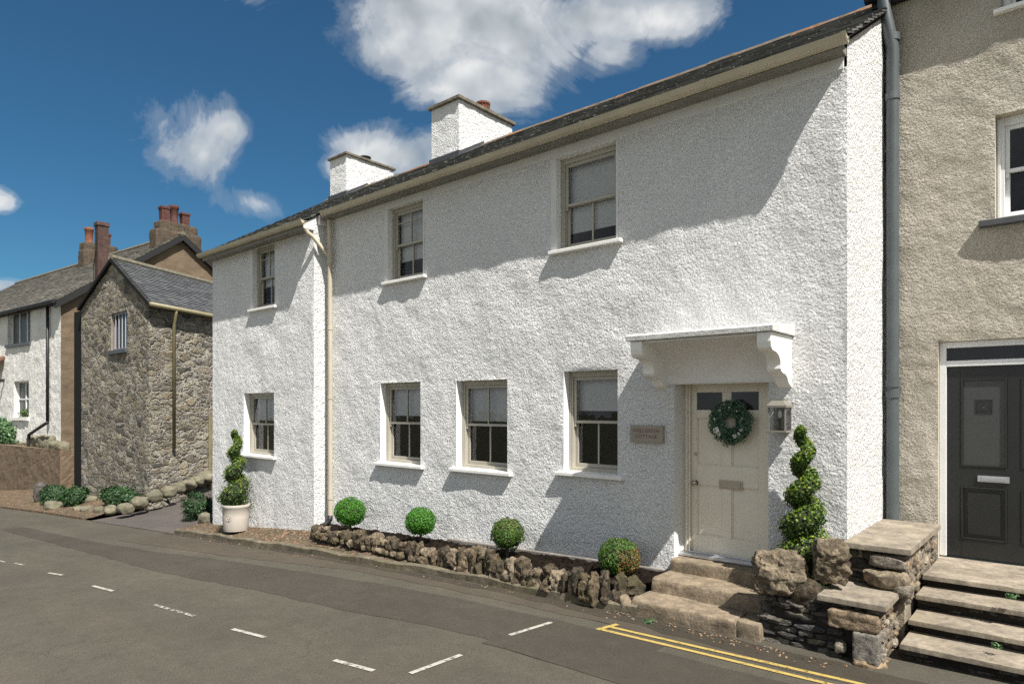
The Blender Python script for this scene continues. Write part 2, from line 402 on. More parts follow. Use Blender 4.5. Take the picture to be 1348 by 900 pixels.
def cobbles():
    m, t, b = nt('cobbled_pavement'); p = pos(t, (1, 1, .2))
    v1 = N(t, 'ShaderNodeTexVoronoi', Scale=13.0); v2 = N(t, 'ShaderNodeTexVoronoi', Scale=13.0); v2.feature = 'DISTANCE_TO_EDGE'
    for v in (v1, v2): L(t, p, v.inputs['Vector'])
    s = t.nodes.new('ShaderNodeSeparateColor'); L(t, v1.outputs['Color'], s.inputs[0])
    c = ramp(t, s.outputs[0], [(0, (.09, .075, .05)), (.35, (.17, .125, .08)), (.6, (.26, .15, .095)), (.8, (.12, .11, .09)), (1, (.38, .24, .165))])
    e = ramp(t, v2.outputs['Distance'], [(.0, g(0)), (.16, g(1))])
    c = mixc(t, e, (.085, .07, .042), c)
    c = mixc(t, ramp(t, noi(t, p, 2.2, 6, .7), [(.5, g(0)), (.7, g(.6))]), c, (.14, .11, .07))
    c = mixc(t, .5, c, ramp(t, noi(t, p, 50, 4, .7), [(.3, g(.5)), (.7, g(1.3))]), 'MULTIPLY')
    L(t, c, b.inputs['Base Color']); b.inputs['Roughness'].default_value = .9; b.inputs['Specular IOR Level'].default_value = .2
    bump(t, b, math_(t, 'ADD', e, noi(t, p, 40, 4)), .018); return m
M['cobble'] = cobbles()

# ------------------------------------------------------------------ rough wall sheets
def axis(a, b, step, marks):
    q = sorted(set([a, b] + [m for m in marks if a < m < b])); out = []
    for i in range(len(q)-1):
        n = max(1, int(math.ceil((q[i+1]-q[i])/step))); out += list(np.linspace(q[i], q[i+1], n, endpoint=False))
    out.append(q[-1]); return np.array(out)
def rough_wall(mb, P, ud, nd, U, Z, holes=(), step=.03, amp=.014, freq=9.0, seed=0, ztop=None, edge=.05, big=.012, corner=(1, 1)):
    """sheet from P along ud; nd is the outward normal; holes are (u0,u1,z0,z1)"""
    us = axis(U[0], U[1], step, [h[0] for h in holes] + [h[1] for h in holes])
    zs = axis(Z[0], Z[1], step, [h[2] for h in holes] + [h[3] for h in holes])
    gu, gz = np.meshgrid(us, zs)
    if ztop is not None:
        zt = np.array([ztop(u) for u in us])[None, :]; gz = np.minimum(gz, zt)
    d = (vn(gu*freq, gz*freq, seed) - .4)*amp + (vn(gu*freq*2.1 + 7, gz*freq*2.1, seed+1) - .5)*amp*.8 + (vn(gu*1.7, gz*1.9, seed+2) - .5)*big*1.0 + (vn(gu*4.1, gz*3.3, seed+5) - .5)*big*.9
    fall = np.ones_like(gu)
    if corner[0]: fall = np.minimum(fall, np.clip((gu - U[0])/edge, 0, 1))
    if corner[1]: fall = np.minimum(fall, np.clip((U[1] - gu)/edge, 0, 1))
    for h in holes:
        dx = np.maximum(np.maximum(h[0] - gu, gu - h[1]), 0); dz = np.maximum(np.maximum(h[2] - gz, gz - h[3]), 0)
        fall = np.minimum(fall, np.clip(np.sqrt(dx*dx + dz*dz)/edge, 0, 1))
    d = d*np.sqrt(fall)
    X = P[0] + ud[0]*gu + nd[0]*d; Y = P[1] + ud[1]*gu + nd[1]*d
    nu = len(us); o = len(mb.v)
    mb.v += list(zip(X.ravel().tolist(), Y.ravel().tolist(), gz.ravel().tolist()))
    flip = (ud[0]*nd[1] - ud[1]*nd[0]) > 0     # ud x z should equal nd for this winding
    cu = (us[:-1] + us[1:])/2; cz = (zs[:-1] + zs[1:])/2
    for j in range(len(zs)-1):
        z = cz[j]
        hh = [h for h in holes if h[2] < z < h[3]]
        for i in range(nu-1):
            if hh and any(h[0] < cu[i] < h[1] for h in hh): continue
            if ztop is not None and gz[j+1, i] - gz[j, i] < 1e-5 and gz[j+1, i+1] - gz[j, i+1] < 1e-5: continue
            a = o + j*nu + i
            f = (a, a+1, a+1+nu, a+nu)
            mb.f.append(f[::-1] if flip else f)

def rect_reveal(mb, X0, X1, z0, z1, y0, y1, splay=0.0):
    """four inner faces of an opening in a wall facing -y"""
    a = [(X0, y0, z0), (X1, y0, z0), (X1, y0, z1), (X0, y0, z1)]
    b = [(X0+splay, y1, z0), (X1-splay, y1, z0), (X1-splay, y1, z1), (X0+splay, y1, z1)]
    for i in range(4):
        j = (i+1) % 4; mb.quad(a[i], a[j], b[j], b[i])

def slate_roof(mb, O, ud, W, vd, S, w=.28, ex=.2, t=.008, seed=1, jit=.012):
    """courses of separate overlapping slates. O: eave corner (3D), ud: unit along eave, vd: unit up the slope"""
    rg = random.Random(seed); O = Vector(O); ud = Vector(ud); vd = Vector(vd); n = ud.cross(vd).normalized()
    if n.z < 0: n = -n
    rows = int(S/ex) + 1
    for r in range(rows):
        u = -rg.random()*w; v0 = r*ex
        ln = min(ex*1.35, S - v0 + .02)
        if ln < .04: continue
        while u < W:
            ww = w*rg.uniform(.72, 1.25); a = max(u, 0) + .002; b = min(u + ww, W) - .002
            if b - a > .02:
                j = rg.uniform(-jit, jit); lift = rg.uniform(0, .007)
                p = [O + ud*a + vd*(v0 + j), O + ud*b + vd*(v0 + j + rg.uniform(-.006, .006)), O + ud*b + vd*(v0 + ln), O + ud*a + vd*(v0 + ln)]
                hb = .030 + lift*1.6; ht = .004
                q = [p[0] + n*hb, p[1] + n*(hb + rg.uniform(-.003, .004)), p[2] + n*ht, p[3] + n*ht]
                lo = [x - n*(t+rg.uniform(0, .006)) for x in q]
                mb.add([*lo, *q], [(0,3,2,1),(4,5,6,7),(0,1,5,4),(1,2,6,5),(2,3,7,6),(3,0,4,7)])
            u += ww

# ================================================================== SETTING: ground, road, pavement
YK = -.924                                   # kerb face line
def kerbx(): return [-60, -45, -36, -30, -25, -21, -18.6]
xs = sorted(set([-400, -150, -60, -40, -30, -25, -20, -15.84, -13.5, -11.27, -9.5, -7.94, -6.7, -5.63, -4.6, -3.7, -2.3, 0, 3, 12, 60, 400]))
mb = MB()
for ys, off in (([-400, -60, -9.5], -.03), ([-9.5, 60, 400], -.35)):
    pass
gy = [-400, -60, -12, -9, 0, 12, 60, 400]
for i in range(len(xs)-1):
    for j in range(len(gy)-1):
        a, b = xs[i], xs[i+1]; c, d = gy[j], gy[j+1]
        mb.quad((a, c, zr(a)-.12), (b, c, zr(b)-.12), (b, d, zr(b)-.12), (a, d, zr(a)-.12))
tag(mb.build('ground', M['ground']), kind='structure')

rx = np.concatenate([np.arange(-70, -20, 2.5), np.arange(-20, 14, .5)])
ry = [-8.6, -7.5, -6, -4.6, -3.2, -2.2, -1.5, YK+.02]
mb = MB()
for i in range(len(rx)-1):
    for j in range(len(ry)-1):
        a, b = float(rx[i]), float(rx[i+1]); c, d = ry[j], ry[j+1]
        mb.quad((a, c, zr(a)), (b, c, zr(b)), (b, d, zr(b)), (a, d, zr(a)))
# the road surface runs on under the steps and walls on the right
for i in range(len(rx)-1):
    a, b = float(rx[i]), float(rx[i+1])
    if a >= -4.0 and b < 8: mb.quad((a, YK+.02, zr(a)), (b, YK+.02, zr(b)), (b, -.05, zr(b)), (a, -.05, zr(a)))
road = mb.build('road', M['asphalt']); tag(road, kind='structure')
mb = MB()
for i in range(len(rx)-1):
    a, b = float(rx[i]), float(rx[i+1]); mb.quad((a, -11.5, zr(a)+.1), (b, -11.5, zr(b)+.1), (b, -8.6, zr(b)+.1), (a, -8.6, zr(a)+.1)); mb.quad((a, -8.6, zr(a)+.1), (b, -8.6, zr(b)+.1), (b, -8.6, zr(b)-.02), (a, -8.6, zr(a)-.02))
tag(mb.build('pavement', M['cement']), kind='structure')

def road_sheet(name, poly, mat, dz, ragged=.0, seed=3):
    """flat marking or patch following the road; poly of (X, y)"""
    rg = random.Random(seed); pts = []
    n = len(poly)
    for i in range(n):
        a, b = poly[i], poly[(i+1) % n]; l = math.hypot(b[0]-a[0], b[1]-a[1]); k = max(1, int(l/.22)) if ragged else max(1, int(l/1.0))
        for q in range(k):
            t = q/k; x = a[0]+(b[0]-a[0])*t; y = a[1]+(b[1]-a[1])*t
            if ragged: x += rg.uniform(-1, 1)*ragged*.5; y += rg.uniform(-1, 1)*ragged
            pts.append(Vector((x, y, zr(x)+dz)))
    from mathutils.geometry import tessellate_polygon
    tri = tessellate_polygon([[Vector((p.x, p.y, 0)) for p in pts]])
    m = MB(); m.add(pts, [tuple(t) for t in tri])
    o = m.build(name, mat, road)
    return o
def rp(px, py):
    p = onRoad(px, py); return (p[0], p[1])
# resurfaced strips: cut every 0.8 m in X so they stay on the sloping road
def strip(name, top, bot, mat, dz, ragged=.02, seed=1):
    """band between two polylines given in (X, y), sampled along X"""
    rg = random.Random(seed); x0 = max(top[0][0], bot[0][0]); x1 = min(top[-1][0], bot[-1][0])
    X = list(np.arange(x0, x1, .25)) + [x1]; m = MB(); prev = None
    for x in X:
        a = np.interp(x, [p[0] for p in top], [p[1] for p in top]) + rg.uniform(-1, 1)*ragged
        b = np.interp(x, [p[0] for p in bot], [p[1] for p in bot]) + rg.uniform(-1, 1)*ragged
        cur = ((x, a, zr(x)+dz), (x, b, zr(x)+dz))
        if prev: m.quad(prev[0], prev[1], cur[1], cur[0])
        prev = cur
    return m.build(name, mat, road)
t_ = [rp(*q) for q in [(0, 687), (120, 712), (200, 725), (330, 742), (540, 775), (760, 822), (1000, 880)]]
b_ = [rp(*q) for q in [(0, 697), (120, 728), (200, 751), (330, 775), (460, 805), (600, 830), (800, 893)]]
strip('patch', t_, b_, M['patch'], .003, .02, 5)
strip('patch', [(-15.5, -1.0), (-8, -1.0), (-4.2, -1.02), (9, -1.0)], [(-15.5, -2.0), (-11, -1.75), (-8, -1.32), (-4.2, -1.35), (9, -1.28)], M['patch2'], .0035, .02, 8)
strip('patch', [(-4.3, -1.75), (-1, -1.6), (9, -1.6)], [(-4.3, -2.55), (-1, -2.5), (9, -2.45)], M['patch'], .0045, .01, 9)

strip('gutter_dirt', [(-15.6, YK+.01), (9, YK+.01)], [(-15.6, -1.03), (-11, -1.06), (-7, -1.09), (-4, -1.16), (-1.5, -1.30), (9, -1.22)], asphalt('gutter_grit', (.040, .033, .024), (.060, .050, .036), (.05, .04, .028)), .0055, .035, 12)
# white dashes of the centre line
def dash(a, b, w, mat, seed=1):
    A_, B_ = Vector(rp(*a)), Vector(rp(*b)); d = (B_-A_).normalized(); n = Vector((-d.y, d.x))*w/2
    road_sheet('white_dash', [tuple(A_-n), tuple(B_-n), tuple(B_+n), tuple(A_+n)], mat, .007)
for a, b, w, m in [((-5, 737), (6, 740), .05, 'wline_worn'), ((20, 741), (31, 744), .05, 'wline_worn'), ((64, 754), (82, 757), .052, 'wline'), ((122, 771), (149, 778), .052, 'wline'),
                   ((203, 796), (256, 811), .05, 'wline_worn'), ((306, 828), (349, 839), .052, 'wline'), ((440, 869), (492, 883), .052, 'wline'),
                   ((671, 836), (726, 819), .052, 'wline'), ((540, 886.5), (607, 862), .055, 'wline'), ((610, 920), (720, 955), .05, 'wline')]:
    dash(a, b, w, M[m])
# double yellow lines with the closing T
ya = [rp(*q) for q in [(800, 824.5), (1000, 870), (1110, 895), (1200, 916), (1420, 965)]]
yb = [rp(*q) for q in [(793, 829), (940, 864), (1110, 905), (1180, 921), (1420, 975)]]
def polyline(name, pts, w, mat, dz, parent=road):
    m = MB()
    for i in range(len(pts)-1):
        a, b = Vector(pts[i]), Vector(pts[i+1]); d = (b-a).normalized(); n = Vector((-d.y, d.x))*w/2; k = max(1, int((b-a).length/.5))
        for q in range(k):
            p = a+(b-a)*q/k; r = a+(b-a)*(q+1)/k
            m.quad((p.x-n.x, p.y-n.y, zr(p.x)+dz), (r.x-n.x, r.y-n.y, zr(r.x)+dz), (r.x+n.x, r.y+n.y, zr(r.x)+dz), (p.x+n.x, p.y+n.y, zr(p.x)+dz))
    return m.build(name, mat, parent)
polyline('yellow_line', ya, .05, M['yline'], .007); polyline('yellow_line', yb, .05, M['yline'], .0072)
polyline('yellow_line', [rp(786, 829), rp(813, 822)], .055, M['yline'], .0085)

# cobbled pavement with stone kerb in front of the cottage
def lerpt(x, T): return float(np.interp(x, [q[0] for q in T], [q[1] for q in T]))
WB = [(-16.2, -.50), (-14.8, -.40), (-10.7, -.042), (-10.3, -.03), (-6.4, .03), (-3.9, .09), (-3.5, .12)]   # height at the wall side
PY = [(-16.2, .35), (-14.9, -.26), (-10.6, -.26), (-10.3, -.30), (-6.4, -.50), (-3.5, -.60)]               # where the wall side is
mb = MB(); kb = MB(); px_ = list(np.arange(-15.9, -3.55, .09)); nr = 9; rowp = None; kp = None
for X in px_:
    X = float(X); k0 = YK + (0.03*math.sin(X*1.7)) + max(0, (-15.2 - X))*.5; kt = zr(X) + .095 + .012*math.sin(X*5.1) - max(0, (-15.3-X))*.12
    yw = lerpt(X, PY); zw = lerpt(X, WB); row = []
    for j in range(nr):
        t = j/(nr-1); row.append((X, (k0+.11) + (yw-k0-.11)*t, kt + (zw-kt)*t + .008*noise.noise((X*9, t*6, 0))))
    if rowp:
        for j in range(nr-1): mb.quad(rowp[j], row[j], row[j+1], rowp[j+1])
    wob = .012*noise.noise((X*6, 2, 1))
    kr = [(X, k0+wob, zr(X)-.03), (X, k0+wob, kt-.012), (X, k0+.02+wob, kt+.003), (X, k0+.11, kt+.004), (X, k0+.13, kt-.03)]
    if kp:
        for j in range(4): kb.quad(kp[j], kr[j], kr[j+1], kp[j+1])
    rowp, kp = row, kr
pav = mb.build('pavement', M['cobble'], smooth=True); tag(pav, kind='structure')
kerb = kb.build('kerb', M['limestone'] if False else stone('kerb_stone', [(.15, .13, .09), (.19, .16, .115)], freq=5, dist=.012, moss=(.09, .085, .04)), smooth=True); tag(kerb, kind='structure')

# far pavement in front of the neighbours, and the drive going up between them
mb = MB(); prev = None
for X in np.arange(-60, -20.4, .6):
    X = float(X); yk = YK + .1; z0 = zr(X)
    yy = 2.6; cur = [(X, YK-.02, z0-.02), (X, YK-.02, z0+.06), (X, YK+.12, z0+.065), (X, .0, z0+.25), (X, yy, z0+.85)]
    if prev:
        for j in range(4): mb.quad(prev[j], cur[j], cur[j+1], prev[j+1])
    prev = cur
far_pav = mb.build('pavement', M['cobble']); tag(far_pav, kind='structure')
# drive surface: grid from the road edge rising into the alley
mb = MB(); nx, ny = 16, 26
def drive_z(X, y):
    base = zr(X) + .01; t = max(0, (y - YK)); return base + .14*t + .002*t*t
gr = []
for j in range(ny+1):
    y = YK - .03 + 14*(j/ny)**1.5
    x0 = (-20.7 + .55*(y+.93)) if y < .5 else -19.91-.485*(y-.5); x1 = -15.2 + min(.6, max(0, y+.9)*.5)
    gr.append([(x0 + (x1-x0)*i/nx, y, drive_z(x0 + (x1-x0)*i/nx, y)) for i in range(nx+1)])
for j in range(ny):
    for i in range(nx): mb.quad(gr[j][i], gr[j][i+1], gr[j+1][i+1], gr[j+1][i])
tag(mb.build('driveway', M['drive'], smooth=True), kind='structure')
# bank of earth at the foot of the barn
mb = MB(); prev = None
for k in range(26):
    t = k/25; X = -25.6 + 7.2*t if k < 20 else -20.1 + 0*k
    X = -26.2 + 5.45*t
    cur = [(X, -.35, zr(X)+.07), (X, .1, zr(X)+.25), (X, .45, zr(X)+.33), (X, 1.2, zr(X)+.36)]
    if prev:
        for j in range(3): mb.quad(prev[j], cur[j], cur[j+1], prev[j+1])
    prev = cur
tag(mb.build('bank', M['soil']), kind='structure')

# ================================================================== THE COTTAGE
XR = -1.735; XL = -10.72; W = -.28; XW = -14.79      # right corner, start of wing, wing plane, left corner
cot = thing('cottage', ((XR+XL)/2, 1.5, 0), 'long white roughcast two storey cottage with cream sash windows and a hooded front door', 'house')
ZE = 5.80; RS = .60; YE = -.235; YR = 2.8; ZRG = ZE + RS*(YR - YE)
def roofz(y): return ZE + RS*(y - YE)

def span(px0, px1, pt, pb, y):
    m = (px0+px1)/2; return (onY(px0, pt, y)[0], onY(px1, pt, y)[0], onY(m, pb, y)[2], onY(m, pt, y)[2])
wins = {
 'W1': (*span(500.5, 553.5, 503, 610, 0), 0, 'lower'), 'W2': (*span(600.5, 667.8, 500, 618, 0), 0, 'lower'),
 'W3': (*span(742, 813, 487.5, 622.5, 0), 0, 'plain'), 'W4': (*span(321, 360.7, 517, 599, W), W, 'lower'),
 'U1': (*span(333, 362, 322, 404.5, W), W, 'six'), 'U2': (*span(511, 557, 268, 366.5, 0), 0, 'six'), 'U3': (*span(733, 811, 197, 322.5, 0), 0, 'plain')}
doorX0, doorX1, doorZ0, doorZ1 = -3.60, -2.505, .49, 2.60
wallm = MB()
hm = [(w[0], w[1], w[2], w[3]) for k, w in wins.items() if w[4] == 0] + [(doorX0, doorX1, doorZ0-.3, doorZ1)]
rough_wall(wallm, (0, 0), (1, 0), (0, -1), (XL, XR), (-.25, 5.62), hm, .03, .006, 11, 3, big=.017)
hw = [(w[0], w[1], w[2], w[3]) for k, w in wins.items() if w[4] == W]
rough_wall(wallm, (0, W), (1, 0), (0, -1), (XW, XL), (-.7, 5.52), hw, .035, .006, 11, 14, big=.017)
rough_wall(wallm, (XL, W), (0, 1), (1, 0), (0, -W+.3), (-.3, 5.9), (), .03, .004, 10, 21, ztop=lambda u: roofz(W+u)-.02, big=.004)
rough_wall(wallm, (XR, 0), (0, 1), (1, 0), (0, 5.8), (-.2, 7.6), (), .03, .005, 10, 23, ztop=lambda u: min(roofz(u), roofz(2*YR-u)) - .035, edge=.06)
rough_wall(wallm, (XW, W), (0, 1), (-1, 0), (0, 6.1), (-.9, 7.6), (), .1, .012, 10, 25, ztop=lambda u: min(roofz(u+W), roofz(2*YR-u-W)) - .035)
rough_wall(wallm, (0, 5.8), (1, 0), (0, 1), (XW, XR), (-.3, 5.8), (), .3, .01, 5, 27)
cw = wallm.build('wall', M['white'], cot, smooth=True)
# smooth reveals, head bands and the plate band under the eaves
rv = MB()
for k, w in wins.items():
    rv = MB(); rect_reveal(rv, w[0], w[1], w[2], w[3], w[4], w[4]+.16); rv.build('plaster_reveal', M['whitesmooth'], cot)
rv = MB()
rect_reveal(rv, doorX0, doorX1, doorZ0-.02, doorZ1, 0, .38)
rv.build('plaster_reveal', M['whitesmooth'], cot); rv = MB()
rv.box((XL+.02, -.018, 5.60), (XR-.03, .02, 5.74)); rv.box((XW+.02, W-.018, 5.50), (XL-.52, W+.02, 5.64))
for k in ('U2', 'U3', 'U1'):
    w = wins[k]; y = w[4]
    rv.box((w[0]-.10, y-.009, w[2]-.0), (w[0]-.002, y+.03, w[3]+.0)); rv.box((w[1]+.002, y-.009, w[2]), (w[1]+.03, y+.03, w[3]))
    rv.box((w[0]-.10, y-.0095, w[3]+.001), (w[1]+.03, y+.03, w[3]+.06))
rv.box((XL-.5, -.50, 5.512), (XL-.001, W+.01, 5.60)); rv.box((XL-.4, -.44, 5.59), (XL-.002, W+.01, 5.66))
rv.prism([(YE+W+.03, 5.58), (W+.02, 5.58), (W+.02, roofz(W)-.02), (YE+W+.03, roofz(YE+W)-.012)], 0, XL-.06, XL-.0005)
rv.prism([(YE+.025, 5.62), (.02, 5.62), (.02, roofz(0)-.02), (YE+.025, roofz(YE)-.012)], 0, XL+.031, XL+.09)
rv.build('plaster_band', plain('grey_white_plaster', (.62, .62, .615), .85, var=.06, bmp=.004, sc_=25, spec=.2), cot, bevel=.004)
# ---- windows
def sash_window(par, w, wood, sillmat, style, depth=.10, sill_ext=.09, frame=.055, blind=(.45), sillh=.06, sillout=.075, gmat=None, dark=None):
    X0, X1, z0, z1, y, _ = w
    win = bpy.data.objects.new('window', None); win.location = Vector((X0, y, z0)) - par.location; win.parent = par; sc.collection.objects.link(win)
    yf = y + depth; fw = frame
    m = MB()
    m.box((X0+.002, yf, z0), (X0+fw, yf+.11, z1)); m.box((X1-fw, yf, z0), (X1-.002, yf+.11, z1))
    m.box((X0+fw, yf, z1-fw*1.25), (X1-fw, yf+.11, z1-.002)); m.box((X0+fw, yf-.015, z0+.001), (X1-fw, yf+.11, z0+.05))
    m.box((X0+fw*.2, yf-.012, z0+.02), (X0+fw*.55, yf-.001, z1-.02)); m.box((X1-fw*.55, yf-.012, z0+.02), (X1-fw*.2, yf-.001, z1-.02))
    m.build('frame', wood, win, bevel=.004)
    a, b = X0+fw+.001, X1-fw-.001; lo, hi = z0+.051, z1-fw*1.25-.001; mid = lo+(hi-lo)*.505; st = .042
    def sash(lo, hi, yy, cols, rows, horn):
        s = MB(); s.box((a, yy, lo), (a+st, yy+.04, hi)); s.box((b-st, yy, lo), (b, yy+.04, hi))
        bt = .05 if not horn else .036; tp = .036 if not horn else .045
        s.box((a+st, yy+.001, lo), (b-st, yy+.039, lo+bt)); s.box((a+st, yy+.001, hi-tp), (b-st, yy+.039, hi))
        for c in range(1, cols):
            x = a+st+(b-a-2*st)*c/cols; s.box((x-.011, yy+.004, lo+bt), (x+.011, yy+.036, hi-tp))
        for r in range(1, rows):
            z = lo+bt+(hi-lo-bt-tp)*(.72 if rows == 2 else r/rows); s.box((a+st, yy+.006, z-.010), (b-st, yy+.034, z+.010))
        if horn:
            s.box((a+.004, yy+.003, lo-.05), (a+.034, yy+.037, lo)); s.box((b-.034, yy+.003, lo-.05), (b-.004, yy+.037, lo))
        s.build('sash', wood, win, bevel=.003)
        gl = MB(); gl.quad((a+st-.004, yy+.02, lo+.02), (b-st+.004, yy+.02, lo+.02), (b-st+.004, yy+.02, hi-.02), (a+st-.004, yy+.02, hi-.02)); gl.build('pane', gmat or M['glass'], win)
    up = {'lower': (2, 1), 'plain': (1, 1), 'six': (2, 2)}[style]
    sash(mid-.02, hi, yf+.022, up[0], up[1], True); sash(lo, mid+.018, yf+.066, 2, 1, False)
    if blind:
        bl = MB(); zb = z1-(z1-z0)*blind; bl.box((a-.01, yf+.135, zb), (b+.01, yf+.139, z1)); bl.box((a-.01, yf+.130, zb-.02), (b+.01, yf+.144, zb)); bl.build('blind', M['blind'], win)
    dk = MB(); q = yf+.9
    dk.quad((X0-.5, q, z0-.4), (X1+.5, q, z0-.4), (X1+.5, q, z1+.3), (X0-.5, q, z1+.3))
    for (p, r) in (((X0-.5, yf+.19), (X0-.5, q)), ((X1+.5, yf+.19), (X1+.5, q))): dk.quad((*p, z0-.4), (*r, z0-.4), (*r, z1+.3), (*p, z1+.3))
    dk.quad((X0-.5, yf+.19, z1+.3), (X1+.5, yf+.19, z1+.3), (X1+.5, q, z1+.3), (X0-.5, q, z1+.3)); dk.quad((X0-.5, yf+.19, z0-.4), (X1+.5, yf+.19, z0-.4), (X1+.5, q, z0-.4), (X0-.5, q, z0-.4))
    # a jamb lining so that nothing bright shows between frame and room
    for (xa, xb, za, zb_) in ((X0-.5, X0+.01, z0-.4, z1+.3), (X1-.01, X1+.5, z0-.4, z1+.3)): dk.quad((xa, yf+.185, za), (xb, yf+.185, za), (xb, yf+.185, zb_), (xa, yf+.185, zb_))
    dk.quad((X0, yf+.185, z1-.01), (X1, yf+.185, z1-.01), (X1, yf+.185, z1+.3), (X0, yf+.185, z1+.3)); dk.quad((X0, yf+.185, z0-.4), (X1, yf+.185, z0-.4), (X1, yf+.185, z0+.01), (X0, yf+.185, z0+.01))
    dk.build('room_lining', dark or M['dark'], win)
    sl = MB(); e = sill_ext
    sl.prism([(y-sillout, z0-sillh), (y-sillout, z0-.006), (y+depth+.02, z0+.004), (y+depth+.02, z0-sillh)], 0, X0-e, X1+e)
    sl.build('sill', sillmat, win, bevel=.007)
    return win
for k, w in wins.items():
    upper = k[0] == 'U'
    sash_window(cot, w, M['cream'], M['sillpaint'], w[5], depth=.10 if upper else .135, blind={'W1': .40, 'W2': .45, 'W3': .38, 'W4': .43, 'U1': .62, 'U2': .70, 'U3': .78}[k], sill_ext=.10, sillh=.055)

# ---- roof
rm = MB()
sl = math.hypot(YR-YE, ZRG-ZE); vd = (0, (YR-YE)/sl, (ZRG-ZE)/sl)
x0 = XL+.03
slate_roof(rm, (x0, YE, ZE), (1, 0, 0), XR+.07-x0, vd, sl, .26, .19, .014, 4, .02)
ye2 = YE + W; O2 = (XW-.10, ye2, roofz(ye2)-.0); sl2 = sl + math.hypot(W, W*RS)
slate_roof(rm, O2, (1, 0, 0), x0-.004-XW+.10, vd, sl2, .26, .19, .014, 5, .02)
back = MB(); back.quad((XW-.1, YR, ZRG-.01), (XR+.06, YR, ZRG-.01), (XR+.06, 2*YR-YE, ZE-.01), (XW-.1, 2*YR-YE, ZE-.01))
back.add([(x, y, roofz(y)-.012) for (x, y) in ((x0, YE+.02), (XR+.05, YE+.02), (XR+.05, YR), (x0, YR))], [(0, 1, 2, 3)])
back.add([(x, y, roofz(y)-.012) for (x, y) in ((XW-.08, ye2+.02), (x0, ye2+.02), (x0, YR), (XW-.08, YR))], [(0, 1, 2, 3)])
# undercloak slips at the verge, mortar bedding and a slate step over the return
for i in range(4):
    q = .014*i; back.add([(XR+.065-q*.6, YE, ZE-.012-q), (XR+.065-q*.6, YR, ZRG-.012-q), (XR-.10, YR, ZRG-.012-q), (XR-.10, YE, ZE-.012-q),
                          (XR+.065-q*.6, YE, ZE-.020-q), (XR+.065-q*.6, YR, ZRG-.020-q), (XR-.10, YR, ZRG-.020-q), (XR-.10, YE, ZE-.020-q)],
                         [(0,1,2,3),(7,6,5,4),(0,4,5,1),(3,2,6,7),(0,3,7,4),(1,5,6,2)])
roof = rm.build('roof', M['slate'], cot)
back.build('roof_underlay', M['roofside'], cot)
rt = MB(); X = XW-.1; rg = random.Random(2)
while X < XR+.05:
    l = min(.42, XR+.06-X); j = rg.uniform(-.008, .012)
    rt.add([(X, YR-.15, ZRG-.055+j), (X+l-.006, YR-.15, ZRG-.055+j), (X, YR-.05, ZRG+.035+j), (X+l-.006, YR-.05, ZRG+.035+j), (X, YR, ZRG+.06+j), (X+l-.006, YR, ZRG+.06+j), (X, YR+.05, ZRG+.035+j), (X+l-.006, YR+.05, ZRG+.035+j), (X, YR+.15, ZRG-.055+j), (X+l-.006, YR+.15, ZRG-.055+j)],
           [(0,1,3,2),(2,3,5,4),(4,5,7,6),(6,7,9,8),(0,2,4,6,8),(9,7,5,3,1)]); X += l
rt.build('ridge_tiles', M['ridge'], roof)

# ---- gutters and rainwater pipe
def gutter_prof(y, z):      # ogee-ish profile, y front
    return [(y, z), (y-.006, z+.010), (y+.010, z-.022), (y+.018, z-.045), (y+.045, z-.062), (y+.085, z-.067), (y+.105, z-.062), (y+.105, z), (y+.095, z), (y+.09, z-.055), (y+.055, z-.053), (y+.030, z-.040), (y+.020, z-.018)]
def gutter(par, y, z, Xa, Xb, mat, marks):
    gm = MB(); gm.prism(gutter_prof(y, z), 0, Xa, Xb)
    go = gm.build('gutter', mat, par, smooth=True, auto=35)
    for X in marks:
        bm_ = MB(); p = gutter_prof(y-.006, z+.004); p2 = [(a, b-.008 if b < z-.01 else b) for a, b in p[:8]] + [(y+.12, z-.02)]
        bm_.prism(p2, 0, X-.022, X+.022); bm_.build('gutter_bracket', mat, go)
    return go
gutter(cot, YE-.105, 5.785, XL+.28, XR+.075, M['gutter'], [XR+.05, -3.1, -4.7, -6.3, -7.7, -9.1, XL+.32])
gutter(cot, ye2-.105, 5.62, XW-.06, XL+.12, M['gutter'], [-14.2, -13.2, -12.1, -11.2, XL+.10])
fb = MB(); fb.box((XL+.12, YE+.005, 5.715), (XR-.002, YE+.02, 5.80)); fb.box((XL+.12, YE+.0201, 5.717), (XR-.004, -.005, 5.725)); fb.box((XR-.05, YE+.021, 5.726), (XR-.004, -.005, 5.79)); fb.box((XW, ye2+.005, 5.49), (XL, ye2+.02, 5.63)); fb.box((XW, ye2+.0201, 5.497), (XL, W-.03, 5.507))
fb.build('fascia', plain('shaded_fascia', (.20, .19, .165), .7, var=.15), cot)  # shadow band under the gutter is put into this dark colour
dpx = XL+.30+.12; dpx = onY(435, 500, -.075)[0]
pm = MB(); pm.tube([(dpx, -.10, 5.70), (dpx, -.085, 5.5), (dpx, -.08, 3), (dpx, -.08, .22)], .042, 16)
zz = [onY(435, y, -.08)[2] for y in (432, 523, 655)]
for z in zz: pm.tube([(dpx, -.08, z-.03), (dpx, -.08, z+.03)], .050, 16)
pm.tube([(XL+.03, W-.19, 5.50), (XL+.04, W-.15, 5.43), (XL+.10, W-.08, 5.36), (dpx-.05, -.12, 5.08), (dpx, -.082, 5.0)], .038, 14)
pm.tube([(dpx, -.082, 5.12), (dpx, -.081, 4.88)], .050, 16)
pm.build('downpipe', M['gutter'], cot, smooth=True, auto=40)
em = MB(); em.tube([(dpx, -.08, .24), (dpx, -.09, .16), (dpx-.03, -.16, .08), (dpx-.08, -.30, .02)], .05, 14); em.build('pipe_shoe', M['black'], cot, smooth=True)

